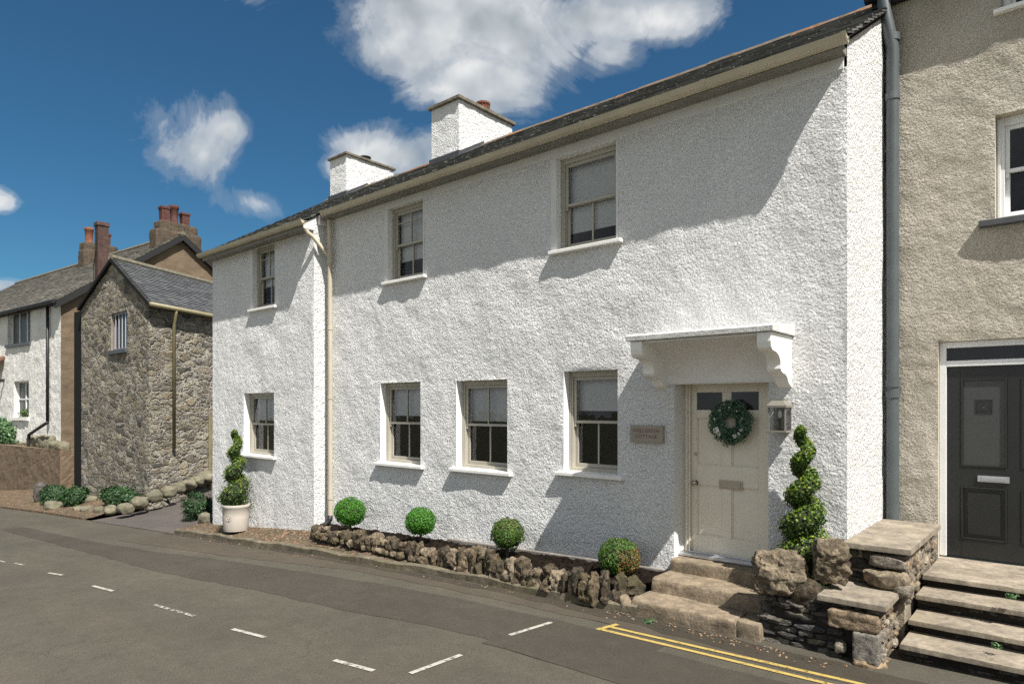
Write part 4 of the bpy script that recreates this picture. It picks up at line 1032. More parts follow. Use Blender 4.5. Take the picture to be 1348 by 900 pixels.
# ================================================================== slate walls right of the steps
def lay_stones(m, P, ud, nd, width, z0, z1, seed, hmin=.04, hmax=.10, wmin=.10, wmax=.34, dep=.10, k=7, rough=.2, bat=0.0, tilt=.0):
    rg = random.Random(seed); z = z0; row = 0
    while z < z1 - .02:
        h = min(rg.uniform(hmin, hmax), z1 - z); u = -rg.random()*.05
        if z1 - (z+h) < hmin*.6: h = z1 - z
        while u < width - .02:
            w = min(rg.uniform(wmin, wmax), width - u + .02)
            if width - (u+w) < wmin*.5: w = width - u
            pr = rg.uniform(-.018, .016) + bat*(z1-z)
            c = (P[0]+ud[0]*(u+w/2)+nd[0]*(pr-dep/2), P[1]+ud[1]*(u+w/2)+nd[1]*(pr-dep/2), z+h/2+rg.uniform(-.006, .006))
            m.rock(c, (w/2*.95, dep/2*rg.uniform(.8, 1.15), h/2*.90), seed*1000+row, k, rough, 6, math.atan2(ud[1], ud[0]) + rg.uniform(-.06, .06), 1.9, 4)
            u += w; row += 1
        z += h
lw = thing('slate_wall', (-1.75, -.4, 0), 'lower dark slate rubble wall with a flat sandstone slab beside the door steps', 'stone wall', None)
m = MB(); FX0, FX1 = -2.33, -1.28; FYY = -.74
lay_stones(m, (FX0, FYY), (1, 0), (0, -1), FX1-FX0-.30, -.02, .40, 61, .05, .13, .12, .36, .14, 6, .24, .06)
lay_stones(m, (FX0+.62, FYY), (1, 0), (0, -1), FX1-FX0-.64, .395, .50, 62, .04, .06, .12, .3, .14, 6, .22)
lay_stones(m, (FX0, FYY), (1, 0), (0, -1), .64, .38, .50, 64, .05, .1, .12, .3, .14, 5, .28)
lay_stones(m, (FX0, FYY+.55), (0, -1), (-1, 0), .55, .0, .48, 65, .06, .12, .14, .3, .12, 5, .22)
m.build('stones', M['slatestone'], lw, smooth=True, auto=35)
m = MB()
q = MB(); q.rock((-1.385, FYY-.01, .17), (.105, .10, .13), 913, 16, .07, 12, .0, 3.5, 0); q.build('corner_block', stone('tooled_granite', [(.30, .275, .24), (.33, .30, .26)], freq=22, dist=.05), lw, smooth=True, auto=60)
m.rock((-1.36, FYY-.05, .015), (.13, .10, .05), 914, 4, .2, 6, .1, 1.4, 2)
m.rock((-1.60, FYY-.03, .12), (.05, .06, .05), 915, 3, .2, 5, .1, 1.4, 2)
m.rock((-1.49, FYY-.015, .378), (.205, .08, .078), 916, 10, .12, 10, .0, 2.2, 2)
lay_stones(m, (FX1, FYY+.02), (0, 1), (1, 0), 1.15, -.02, .50, 66, .05, .10, .07, .2, .12, 5, .22, .03)
m.build('corner_stones', M['warmstone'], lw, smooth=True, auto=38)
m = MB(); m.box((FX0+.03, FYY+.03, -.1), (FX1-.04, .3, .46)); m.build('core', M['core'], lw)
slab(lw, 'coping', -1.79, -1.235, -.80, -.04, .505, .555, M['slabstone'], 7.7, .006, .05, .003)
m = MB(); m.rock((-1.93, -.66, .52), (.12, .10, .13), 920, 3.5, .2, 7, .1, 1.4, 3); m.rock((-2.15, -.45, .52), (.16, .12, .06), 921, 3.5, .2, 7, .3, 1.4, 3); m.build('top_stones', M['limestone'], lw, smooth=True, auto=38)

uw = thing('slate_wall', (-1.45, .6, .3), 'upper stone wall capped with a wide pale slab beside the neighbouring steps', 'stone wall')
m = MB()
lay_stones(m, (-1.70, -.10), (1, 0), (0, -1), .50, .45, .885, 70, .06, .15, .12, .30, .12, 5, .2)
m.build('stones', M['slatestone'], uw, smooth=True, auto=35)
m = MB(); m.rock((-1.35, -.12, .80), (.155, .07, .06), 931, 7, .12, 7, 0, 1.5, 1); m.rock((-1.36, -.16, .64), (.19, .13, .085), 932, 3.4, .16, 8, .1, 1.3, 2)
m.rock((-1.22, -.17, .56), (.08, .12, .07), 933, 3.4, .16, 6, .1, 1.3, 2)
lay_stones(m, (-1.20, -.10), (0, 1), (1, 0), 1.62, .40, .885, 71, .07, .15, .09, .26, .12, 5, .18)
m.build('corner_stones', M['warmstone'], uw, smooth=True, auto=38)
m = MB(); m.box((-1.72, -.06, -.1), (-1.23, 1.5, .87)); m.build('core', M['mortar'], uw)
slab(uw, 'coping', -1.725, -1.155, -.19, 1.52, .892, .945, M['slabstone'], 11.7, .006, .06, .003)

def boulder(c, sz, seed, rot, label, kk=3.0):
    t = thing('boulder', (c[0], c[1], c[2]-sz[2]), label, 'boulder', 'boulders on the slate wall'); m = MB()
    m.rock(c, sz, seed, kk+2, .21, 30, rot, 1.9, 6); m.build('rock', M['boulder'], t, smooth=True, auto=60)
boulder((onY(1030, 752, -.62)[0], -.62, onY(1030, 752, -.62)[2]), (.235, .17, .205), 41, .1, 'larger squarish pitted boulder on the slate wall next to the steps', 4.5)
boulder((onY(1091, 740, -.52)[0], -.50, onY(1091, 738, -.52)[2]), (.165, .15, .20), 47, .5, 'narrower rounded fissured boulder between the spiral topiary and the slab')

# ================================================================== neighbour's steps and house on the right
BY = 1.68
ns = thing('neighbour_steps', (-.2, .5, 0), 'flight of four grey stone treads over dark slate risers up to the charcoal door', 'steps')
TR = [(-.50, .175), (-.12, .295), (.25, .445), (.62, .562)]
for i, (y, z) in enumerate(TR):
    y2 = TR[i+1][0]+.06 if i < 3 else BY+.02
    slab(ns, 'tread', -1.185, 1.6, y-.02, y2, z-.045, z, M['slabstone'], 20+i*3, .006, .07, .003)
    m = MB(); lay_stones(m, (-1.17, y+.07), (1, 0), (0, -1), 2.7, (TR[i-1][1] if i else -.03), z-.048, 80+i, .03, .07, .12, .32, .1, 5, .28); m.build('riser', M['slatestone'], ns, smooth=True, auto=35)
m = MB(); m.box((-1.16, -.42, -.1), (1.6, BY, .13)); m.box((-1.16, -.05, .1), (1.6, BY, .25)); m.box((-1.16, .32, .2), (1.6, BY, .40)); m.box((-1.16, .68, .3), (1.6, BY, .50)); m.build('core', M['core'], ns)

bh = thing('neighbour_house', (.5, BY, .5), 'beige roughcast house with charcoal front door and dark grey downpipe', 'house')
nd0, nd1, nz0, nz1 = -1.20, .16, .565, 2.98
w2 = (onY(1310, 150, BY)[0], .42, onY(1310, 289, BY)[2], onY(1310, 152, BY)[2], BY, 'plain')
topz = onY(1322, 12, BY)[2]
w3 = (-.63, .42, topz, topz+1.0, BY, 'plain')
m = MB(); rough_wall(m, (0, BY), (1, 0), (0, -1), (XR+.03, 4.0), (.2, 7.6), [(nd0, nd1, nz0-.2, nz1), w2[:4], w3[:4]], .03, .009, 9, 31, big=.018)
rough_wall(m, (XR+.03, BY), (0, 1), (-1, 0), (0, 6), (5.0, 9.4), (), .12, .02, 9, 33, ztop=lambda u: 7.35+.75*min(u, 6-u)+.0)
rough_wall(m, (4.0, BY), (0, 1), (1, 0), (0, 6), (.0, 9.4), (), .2, .02, 9, 34, ztop=lambda u: 7.35+.75*min(u, 6-u))
m.build('wall', M['beige'], bh, smooth=True)
for q_ in ((nd0, nd1, nz0-.02, nz1), w2[:4], w3[:4]): m = MB(); rect_reveal(m, *q_, BY, BY+.2); m.build('reveal', M['beigesmooth'], bh)
rm = MB(); sl_ = math.hypot(3.25, .75*3.25); slate_roof(rm, (XR-.06, BY-.2, 7.12), (1, 0, 0), 5.9, (0, 3.25/sl_, .75*3.25/sl_), sl_, .3, .2, .01, 40)
rm.quad((XR-.06, BY-.18, 7.11), (4.1, BY-.18, 7.11), (4.1, 4.9, 9.5), (XR-.06, 4.9, 9.5)); rm.quad((XR-.06, 4.9, 9.5), (4.1, 4.9, 9.5), (4.1, 7.8, 7.2), (XR-.06, 7.8, 7.2)); rm.build('roof', M['slate'], bh)
gz = onY(1160, 0, BY-.2)[2]+.10
gutter(bh, BY-.22, gz, XR-.18, 4.0, M['black'], [XR-.14, -.2, 1.5])
m = MB(); m.box((XR-.12, BY-.09, gz-.12), (4.0, BY-.02, 7.12)); m.build('fascia', M['black'], bh)
px0 = onY(1175, 300, BY-.10)[0]; m = MB(); r_ = .068
pa = onY(1166, 0, BY-.17); 
m.tube([(pa[0]-.03, BY-.15, gz-.02), (pa[0]-.02, BY-.15, gz-.14), (pa[0]+.0, BY-.15, gz-.30), (px0-.02, BY-.13, gz-.52), (px0, BY-.10, gz-.66), (px0, BY-.10, 3), (px0, BY-.10, .93)], r_, 20)
for y in (51, 128, 505, 519): z = onY(1175, y, BY-.1)[2]; m.tube([(px0, BY-.10, z-.04), (px0, BY-.10, z+.04)], r_+.010, 20)
m.build('downpipe', M['darkpipe'], bh, smooth=True, auto=40)
m = MB(); rg = random.Random(5)      # rough dark joint between the two houses
for i in range(60):
    z = .9 + i*.10; m.rock((XR+.045, BY-.03, z), (.035+rg.uniform(-.01, .012), .03, .06), 500+i, 3, .3, 4, 0, 1.5, 1)
m.build('party_joint', M['mortar'], bh, smooth=True)
sash_window(bh, w2, M['white_paint'], M['slatesill'], 'plain', depth=.13, blind=0, sill_ext=.14, frame=.075, sillh=.075, sillout=.08)
sash_window(bh, w3, M['white_paint'], M['sillpaint'], 'plain', depth=.13, blind=0, sill_ext=.06, frame=.075, sillh=.05)
nd = bpy.data.objects.new('door', None); nd.location = Vector((-.5, BY, nz0)) - bh.location; nd.parent = bh; sc.collection.objects.link(nd)
m = MB(); fy = BY+.06; fx0 = nd0+.07; zt_ = onY(1290, 480, fy)[2]
m.box((nd0+.002, fy, nz0), (fx0, fy+.10, nz1-.002)); m.box((nd1-.07, fy, nz0), (nd1-.002, fy+.10, nz1-.002)); m.box((fx0, fy, nz1-.07), (nd1-.07, fy+.10, nz1-.003)); m.box((fx0, fy, zt_-.01), (nd1-.07, fy+.10, zt_+.055)); m.build('frame', M['white_paint'], nd, bevel=.005)
m = MB(); m.box((fx0, fy+.05, zt_+.055), (nd1-.07, fy+.06, nz1-.07)); m.build('transom_glass', plain('dark_transom_glass', (.012, .013, .014), .07, var=.02, bmp=0), nd)
LX0, LX1, LZ0, LZ1, LY = fx0+.004, nd1-.074, nz0+.01, zt_-.013, fy+.03
m = MB(); m.box((LX0, LY+.02, LZ0), (LX1, LY+.06, LZ1)); hh = LZ1-LZ0; mm_ = (LX0+LX1)/2; s_ = .13
def bar2(a, b, c, d): m.box((a, LY, c), (b, LY+.0195, d))
bar2(LX0, LX0+s_, LZ0, LZ1); bar2(LX1-s_, LX1, LZ0, LZ1); pa_ = [(LZ0+.20, LZ0+hh*.37), (LZ0+hh*.475, LZ0+hh*.935)]
bar2(LX0+s_, LX1-s_, LZ0, pa_[0][0]); bar2(LX0+s_, LX1-s_, pa_[0][1], pa_[1][0]); bar2(LX0+s_, LX1-s_, pa_[1][1], LZ1)
for c, d in pa_: bar2(mm_-.06, mm_+.06, c, d)
for (a, b) in ((LX0+s_, mm_-.06), (mm_+.06, LX1-s_)):
    for c, d in pa_:
        for s in ((a, a+.02, c, d), (b-.02, b, c, d), (a+.02, b-.02, c, c+.02), (a+.02, b-.02, d-.02, d)): m.box((s[0], LY-.008, s[2]), (s[1], LY+.0198, s[3]))
    c, d = pa_[0]; m.box((a+.06, LY+.004, c+.06), (b-.06, LY+.0198, d-.06))
m.build('leaf', M['door2'], nd, bevel=.004)
for (a, b) in ((LX0+s_, mm_-.06), (mm_+.06, LX1-s_)):
    c, d = pa_[1]; q = MB(); q.box((a+.021, LY+.010, c+.021), (b-.021, LY+.019, d-.021)); q.build('glass_panel', M['obscure'], nd)
    q = MB(); ox = (a+b)/2; oz = onY(1279, 535, LY)[2]
    for r0, r1 in ((.078, .066), (.050, .040), (.026, .017)):
        for s in ((-r0, r0, r1, r0), (-r0, r0, -r0, -r1), (-r0, -r1, -r1, r1), (r1, r0, -r1, r1)): q.box((ox+s[0], LY+.006, oz+s[2]), (ox+s[1], LY+.0098, oz+s[3]))
    for k in range(-3, 4):
        for s_y in (-1, 1): q.box((ox+k*.022-.004, LY+.006, oz+s_y*.058-.006), (ox+k*.022+.004, LY+.0098, oz+s_y*.058+.006)); q.box((ox+s_y*.058-.006, LY+.0062, oz+k*.022-.004), (ox+s_y*.058+.006, LY+.0096, oz+k*.022+.004))
    q.build('ornament', M['black'], nd)
a, b = onY(1287, 623, LY), onY(1329, 636, LY); m = MB(); m.box((a[0], LY-.014, b[2]+.0), (b[0], LY-.001, a[2]-.02)); m.box((a[0]+.04, LY-.02, b[2]+.015), (b[0]-.03, LY-.0145, a[2]-.035)); m.build('letterbox', M['steel'], nd, bevel=.003)

# ================================================================== stone barn on the left
def vec_vp(u): t = math.atan(u/F); return (FW[0]*math.cos(t)+RT[0]*math.sin(t), FW[1]*math.cos(t)+RT[1]*math.sin(t))
GY = .5
C = onY(196, 397, GY); Lc = onY(107, 402, GY); ap = onY(149, 345, GY); zb = -2.2
dS = vec_vp(230)
barn = thing('stone_barn', ((C[0]+Lc[0])/2, GY, zr(-22)), 'rubble stone outbuilding with slate roof and one barred gable window', 'outbuilding')
gw = Lc[0]; hwid = (onY(146, 410, GY)[0]-gw, onY(167.5, 410, GY)[0]-gw, onY(156, 460, GY)[2], onY(156, 411, GY)[2])
apu = ap[0]-gw; cu_ = C[0]-gw
m = MB(); rough_wall(m, (gw, GY), (1, 0), (0, -1), (0, cu_), (zb, ap[2]+.05), [hwid], .10, .04, 2.6, 51, ztop=lambda u: (Lc[2]+(ap[2]-Lc[2])*u/apu if u < apu else ap[2]+(C[2]-ap[2])*(u-apu)/(cu_-apu)) - .03, edge=.1, big=.015)
nS = (dS[1], -dS[0]); BL = 9.0
rough_wall(m, (C[0], GY), dS, nS, (0, BL), (zb, C[2]), (), .10, .04, 2.6, 53, edge=.1, big=.015)
m.build('wall', M['rubble'], barn, smooth=True)
m = MB(); rect_reveal(m, gw+hwid[0], gw+hwid[1], hwid[2], hwid[3], GY, GY+.25); m.build('reveal', M['mortar'], barn)
win = bpy.data.objects.new('window', None); win.location = Vector((gw+hwid[0], GY, hwid[2])) - barn.location; win.parent = barn; sc.collection.objects.link(win)
a, b = gw+hwid[0], gw+hwid[1]; z0, z1 = hwid[2], hwid[3]
m = MB(); m.box((a, GY+.06, z0), (a+.06, GY+.12, z1)); m.box((b-.06, GY+.06, z0), (b, GY+.12, z1)); m.box((a+.06, GY+.06, z1-.06), (b-.06, GY+.12, z1)); m.box((a+.06, GY+.06, z0), (b-.06, GY+.12, z0+.05))
m.build('frame', plain('slate_blue_paint', (.20, .20, .23), .5), win)
m = MB()
for i in range(1, 5): x = a+(b-a)*i/5; m.box((x-.018, GY+.04, z0+.04), (x+.018, GY+.058, z1-.05))
m.build('bars', plain('pale_bars', (.42, .41, .43), .5), win)
m = MB(); m.quad((a, GY+.13, z0), (b, GY+.13, z0), (b, GY+.13, z1), (a, GY+.13, z1)); m.build('pane', plain('dark_pane', (.02, .02, .025), .15, var=.05, bmp=0), win)
m = MB(); m.box((a-.08, GY-.07, z0-.13), (b+.03, GY+.05, z0-.005)); m.build('sill', M['slatesill'], win, bevel=.01)
# roof: two pitches following the skewed side wall
def P3(u, s, z): return Vector((gw+u+dS[0]*s, GY+dS[1]*s, z))
e0 = P3(cu_+.10, -.10, C[2]-.02); r0_ = P3(apu, -.10, ap[2]+.10)
ud = Vector((dS[0], dS[1], 0)); vv = (r0_-e0); ln_ = vv.length
e0 = e0 - vv.normalized()*.12
rm = MB(); slate_roof(rm, e0, ud, BL, vv.normalized(), ln_+.12, .30, .16, .010, 60)
rm.quad(e0, e0+ud*BL, r0_+ud*BL, r0_)
l0 = P3(-.12, -.10, Lc[2]-.08); rm.quad(r0_, r0_+ud*BL, l0+ud*BL, l0); rm.quad(r0_-Vector((0, 0, .05)), l0-Vector((0, 0, .05)), l0+ud*BL-Vector((0, 0, .05)), r0_+ud*BL-Vector((0, 0, .05)))
rm.build('roof', M['slate_grey'], barn)
m = MB(); m.tube([r0_+Vector((0, 0, .03)), r0_+ud*BL+Vector((0, 0, .03))], .10, 8); m.build('ridge_tiles', M['ridge_grey'], barn)
m = MB()
for (p, q) in ((l0, r0_), (r0_, e0)):
    d = (q-p); 
    m.add([p+Vector((0, -.02, -.10)), q+Vector((0, -.02, -.10)), q+Vector((0, -.02, .02)), p+Vector((0, -.02, .02)), p+Vector((0, .10, -.10)), q+Vector((0, .10, -.10)), q+Vector((0, .10, .02)), p+Vector((0, .10, .02))], [(0,1,2,3),(7,6,5,4),(0,4,5,1),(3,2,6,7),(0,3,7,4),(1,5,6,2)])
m.build('verge', M['roofside'], barn)
m = MB(); gs = e0+Vector((nS[0]*.05, nS[1]*.05, -.03)); m.tube([gs, gs+ud*BL], .07, 10); m.build('gutter', M['olive'], barn, smooth=True)
sdp = along((C[0], GY), dS, 226); q = P3(cu_+nS[0]*.1, sdp, 0); q.x = C[0]+dS[0]*sdp+nS[0]*.09; q.y = GY+dS[1]*sdp+nS[1]*.09
g3 = gs+ud*(sdp+.1)
m = MB(); m.tube([(g3.x, g3.y, g3.z), (g3.x, g3.y, g3.z-.15), (q.x, q.y, g3.z-.42), (q.x, q.y, zat(q, 590))], .05, 10); m.build('downpipe', M['olive'], barn, smooth=True)
sdp = along((C[0], GY), dS, 274.5); q = Vector((C[0]+dS[0]*sdp+nS[0]*.06, GY+dS[1]*sdp+nS[1]*.06, 0)); m = MB(); m.tube([(q.x, q.y, zat(q, 545)), (q.x, q.y, zat(q, 640))], .055, 6); m.build('door_frame', M['olive'], barn)
m = MB(); m.box((Lc[0]-1.0, GY+.06, zr(-26)), (Lc[0]-.03, GY+.35, Lc[2]-.15)); m.build('gap_shade_board', M['roofside'], barn)  # black board added in place of the shadowed gap beside the barn
# rusty square flue rising behind the left verge
fp = onY(131, 376, GY+.5); m = MB(); hw_ = .17
m.box((fp[0]-hw_, GY+.40, fp[2]-.6), (fp[0]+hw_, GY+.74, zat((fp[0], GY+.5), 294))); m.box((fp[0]-hw_-.03, GY+.37, zat((fp[0], GY+.5), 298)), (fp[0]+hw_+.03, GY+.77, zat((fp[0], GY+.5), 293))); m.build('flue', M['rust'], barn, bevel=.01)
m = MB(); m.tube([(fp[0]-.1, GY+.36, fp[2]-.3), (fp[0]-.16, GY+.36, fp[2]+.7), (fp[0]+.1, GY+.36, fp[2]+1.2), (fp[0]+.12, GY+.36, fp[2]+1.9)], .015, 6); m.build('cable', M['black'], barn)

# ================================================================== white neighbour house, far left
dF = vec_vp(-1194); dW = (-dF[1], dF[0]);
if dW[1] < 0: dW = (dF[1], -dF[0])
Cc = onY(80, 393, 1.5); C0 = (Cc[0], Cc[1])
kk = along(C0, dW, 238); apx = (C0[0]+dW[0]*kk, C0[1]+dW[1]*kk); zap = zat(apx, 310); zea = Cc[2]
wh = thing('white_terrace_house', (C0[0]-3, 2, zr(-30)), 'white pebbledashed house with brown gable wall and clay pots on its chimneys', 'house')
nF = (-dW[0], -dW[1]); nW = (dF[0]*-1, dF[1]*-1)
LW = 22.0
def fpt(px, y0): s = along(C0, dF, px); P = (C0[0]+dF[0]*s, C0[1]+dF[1]*s); return s, zat(P, y0)
s1, zt1 = fpt(10, 411); s2, zt2 = fpt(40, 404); s3, zb1 = fpt(25, 452)
s4, zt3 = fpt(18, 502); s5, _ = fpt(38, 502); s6, zb2 = fpt(28, 549)
h1 = (s2, s1, zb1, zt2-.05); h2 = (s5, s4, zb2, zt3)
m = MB(); rough_wall(m, C0, dF, nF, (0, LW), (-2.5, zea), [h1, h2], .09, .03, 5, 61, edge=.08); m.build('wall', M['farwhite'], wh, smooth=True)
m = MB(); rough_wall(m, C0, dW, nW, (0, 2*kk), (-2.5, zap+.05), (), .10, .03, 5, 63, ztop=lambda u: min(zea+(zap-zea)*u/kk, zea+(zap-zea)*(2*kk-u)/kk)-.04); m.build('gable_wall', M['brown'], wh, smooth=True)
def Q(s, t, z): return Vector((C0[0]+dF[0]*s+dW[0]*t, C0[1]+dF[1]*s+dW[1]*t, z))
rm = MB(); slp = (zap-zea)/kk; e_ = Q(-.25, -.25, zea-.25*slp+.05); r_ = Q(-.25, kk, zap+.05); vv = r_-e_
slate_roof(rm, e_, Vector((dF[0], dF[1], 0)), LW, vv.normalized(), vv.length, .36, .24, .014, 70, .02)
bk = Q(-.25, 2*kk+.2, zea-.2*slp); ud3 = Vector((dF[0], dF[1], 0))
rm.quad(e_, e_+ud3*LW, r_+ud3*LW, r_); rm.quad(r_, r_+ud3*LW, bk+ud3*LW, bk); wroof = rm.build('roof', M['slate_old'], wh)
m = MB(); m.tube([r_, r_+ud3*LW], .12, 8); m.build('ridge_tiles', M['ridge_grey'], wroof)
m = MB()
for (p, q) in ((e_, r_), (r_, bk)):
    o = Vector((nW[0], nW[1], 0)); p2, q2 = p-Vector((0, 0, .02)), q-Vector((0, 0, .02)); z_ = Vector((0, 0, -.30))
    m.add([p2, q2, q2+z_, p2+z_, p2-o*.24, q2-o*.24, q2+z_*.9-o*.24, p2+z_*.9-o*.24], [(0,1,2,3),(7,6,5,4),(0,4,5,1),(3,2,6,7),(0,3,7,4),(1,5,6,2)])
m.build('bargeboard', M['black'], wh)
m = MB(); g0 = Q(-.2, -.33, zea-.16); m.tube([g0, g0+ud3*LW], .09, 8); m.obox((Q(0, -.20, 0).x, Q(0, -.20, 0).y), dF, LW, dW, .16, zea-.26, zea-.02); m.build('gutter', M['black'], wh, smooth=True, auto=40)
sp, _ = fpt(66, 500); pp = Q(sp, -.10, 0); pq = Q(sp+1.5, -.75, 0)
zA = zat(pp, 556)
pB = Q(fpt(38, 575)[0], -1.6, 0)
m = MB(); m.tube([(pp.x, pp.y, zea-.2), (pp.x, pp.y, zA)], .06, 10); m.build('downpipe', M['black'], wh, smooth=True)
for (h, nm) in ((h1, 1), (h2, 2)):
    win = bpy.data.objects.new('window', None); win.location = Q(h[0], 0, h[2]) - wh.location; win.parent = wh; sc.collection.objects.link(win)
    m = MB()
    for (a, b) in ((h[0], h[0]+.001), (h[1]-.001, h[1])): m.obox((Q(a, 0, 0).x, Q(a, 0, 0).y), dF, b-a, dW, .3, h[2], h[3])
    P_ = Q(h[0], 0, 0); m.obox((P_.x, P_.y), dF, h[1]-h[0], dW, .3, h[3]-.001, h[3]); m.obox((P_.x, P_.y), dF, h[1]-h[0], dW, .3, h[2], h[2]+.001); m.build('reveal', M['farwhite'], win)
    P_ = Q(h[0], .18, 0); wd = h[1]-h[0]; m = MB(); f = .07
    m.obox((P_.x, P_.y), dF, f, dW, .07, h[2], h[3]); P2 = Q(h[1]-f, .18, 0); m.obox((P2.x, P2.y), dF, f, dW, .07, h[2], h[3])
    for (za, zb_) in ((h[2], h[2]+f), (h[3]-f, h[3]), ((h[2]+h[3])/2-.03, (h[2]+h[3])/2+.03)) if nm == 2 else ((h[2], h[2]+f), (h[3]-f, h[3])):
        P2 = Q(h[0]+f, .181, 0); m.obox((P2.x, P2.y), dF, wd-2*f, dW, .06, za, zb_)
    for i in ((1, 2) if nm == 1 else (1,)):
        P2 = Q(h[0]+wd*i/(3 if nm == 1 else 2)-.03, .182, 0); m.obox((P2.x, P2.y), dF, .06, dW, .055, h[2]+f, h[3]-f)
    m.build('frame', M['white_paint'], win)
    a, b = Q(h[0], .22, 0), Q(h[1], .22, 0); m = MB(); m.quad((a.x, a.y, h[2]), (b.x, b.y, h[2]), (b.x, b.y, h[3]), (a.x, a.y, h[3])); m.build('pane', plain('grey_pane', (.05, .055, .06), .4, var=.2, bmp=0, sc_=8), win)
    P2 = Q(h[0]-.1, -.10, 0); m = MB(); m.obox((P2.x, P2.y), dF, wd+.2, dW, .2, h[2]-.14, h[2]-.003); m.build('sill', M['slatesill'] if nm == 1 else M['sillpaint'], win)
# porch at the left edge
s7, zp = fpt(7, 478); P2 = Q(s7, -.7, 0); m = MB()
m.add([Q(s7, -.75, zp-.15), Q(s7+1.6, -.75, zp-.15), Q(s7+1.6, 0, zp+.35), Q(s7, 0, zp+.35), Q(s7, -.75, zp-.27), Q(s7+1.6, -.75, zp-.27), Q(s7+1.6, 0, zp+.23), Q(s7, 0, zp+.23)], [(0,1,2,3),(7,6,5,4),(0,4,5,1),(3,2,6,7),(0,3,7,4),(1,5,6,2)]); m.build('porch_roof', plain('brown_wood', (.16, .075, .045), .7), wh)
m = MB(); m.obox((Q(s7+.04, -.7, 0).x, Q(s7+.04, -.7, 0).y), dF, .12, dW, .12, zp-2.4, zp-.25); m.obox((Q(s7+.08, -.5, 0).x, Q(s7+.08, -.5, 0).y), dF, .06, dW, .5, zp-.9, zp-.75); m.build('porch_post', M['black'], wh)
# chimneys of that house
def far_chimney(s0, s1_, t0, t1, zb_, zt_, sh):
    ch = bpy.data.objects.new('chimney', None); cc = Q((s0+s1_)/2, (t0+t1)/2, zb_); ch.location = cc - wh.location; ch.parent = wh; sc.collection.objects.link(ch)
    an = math.atan2(dW[1], dW[0]); m = MB(); hx, hy = (t1-t0)/2, (s1_-s0)/2; hz = (zt_-zb_)/2
    m.rock((cc.x, cc.y, zb_+hz*.75), (hx, hy, hz*.78), int(s0*31)+5, 14, .05, 14, an, 2.0, 0)
    m.rock((cc.x+dW[0]*hx*.0, cc.y, zb_+hz*1.55), (hx*sh, hy*.92, hz*.45), int(s0*31)+6, 14, .06, 12, an, 2.2, 0)
    m.build('stack', M['chimneystone'], ch, smooth=True, auto=40)
    return ch
t0, t1 = along(C0, dW, 207), along(C0, dW, 268); zt_ = zat(Q(0, t0, 0), 285); 
fc = far_chimney(.10, .85, t0, t1, zea+(zap-zea)*.7, zt_-.05, .82)
def fpot(px, pt, pbm, sq, t_frac, par, s0=.45):
    tt = along(C0, dW, px); P = Q(s0, t0+(t1-t0)*t_frac, 0); m = MB(); zb_ = zt_-.12; pot(m, P.x, P.y, zb_, zat(P, pt)-zb_, .19 if not sq else .25, False, sq); m.build('chimney_pot', M['terracotta_old'], par, smooth=not sq)
fpot(215, 272, 290, True, .24, fc); fpot(229, 271, 290, False, .45, fc); fpot(245, 281, 292, True, .68, fc)
# second stack further along the ridge
ss = along((C0[0]+dW[0]*kk, C0[1]+dW[1]*kk), dF, 128); 
PP = Q(ss, kk, 0); z2 = zat(PP, 322)
fc2 = far_chimney(ss-.42, ss+.42, kk-.85, kk+1.0, zap-.8, z2, .95)
m = MB(); c_ = Q(ss, kk-.42, 0); pot(m, c_.x, c_.y, z2-.1, zat(c_, 300)-z2+.1, .20, False, False); m.build('chimney_pot', M['terracotta'], fc2, smooth=True)
for tt in (.35,): m = MB(); c_ = Q(ss, kk+.45, 0); pot(m, c_.x, c_.y, z2-.1, zat(c_, 308)-z2+.1, .27, False, True); m.build('chimney_pot', M['terracotta_old'], fc2)
m = MB(); c_ = Q(ss, kk+.02, 0); pot(m, c_.x, c_.y, z2-.1, zat(c_, 306)-z2+.1, .13); m.build('chimney_pot', M['black'], fc2, smooth=True)

# ---- retaining wall in front of that house, with plants on it
rw = thing('retaining_wall', (-28, 0, zr(-28)), 'brown rendered garden retaining wall with a rough stone top', 'wall')
y_r = 1.1; a = onY(-40, 600, y_r); b = onY(79, 592, y_r); zt_r = b[2]-.02
m = MB(); rough_wall(m, (b[0], y_r), (dF[0], dF[1]), nF, (0, 9), (zr(-38)-.3, zt_r), (), .12, .03, 4, 66, big=.01); rough_wall(m, (b[0], y_r), (0, 1), (1, 0), (0, .8), (zr(b[0])-.2, zt_r), (), .12, .03, 4, 67)
m.quad((b[0]+dF[0]*9, y_r+dF[1]*9, zt_r), (b[0], y_r, zt_r), (b[0], y_r+.8, zt_r), (b[0]+dF[0]*9, y_r+dF[1]*9+.8, zt_r)); m.build('wall_face', M['brown'], rw, smooth=False)
m = MB(); rg = random.Random(9)
for i in range(16):
    p = onY(2+i*5.2, 592, y_r+.15); hgt_ = .18 if i < 8 else .55 if i < 13 else .35
    m.rock((p[0], y_r+.2, zt_r+hgt_*.4), (.32, .22, hgt_*.55), 700+i, 3.5, .2, 6, rg.random(), 1.4, 2)
m.build('stone_top', M['edging'], rw, smooth=True, auto=40)
hp = thing('drain_pipe', (onY(37, 640, y_r-.1)[0], y_r-.1, zr(-28)), 'black drainpipe bending down the face of the brown retaining wall', 'pipe')
pA = onY(62, 556, y_r-.05); pB = onY(38, 572, y_r-.12); pC = onY(37, 640, y_r-.12)
m = MB(); m.tube([pA, ((pA[0]+pB[0])/2, y_r-.09, (pA[2]+pB[2])/2), pB, (pB[0], y_r-.12, pB[2]-.3), pC], .065, 10); m.build('pipe', M['black'], hp, smooth=True)

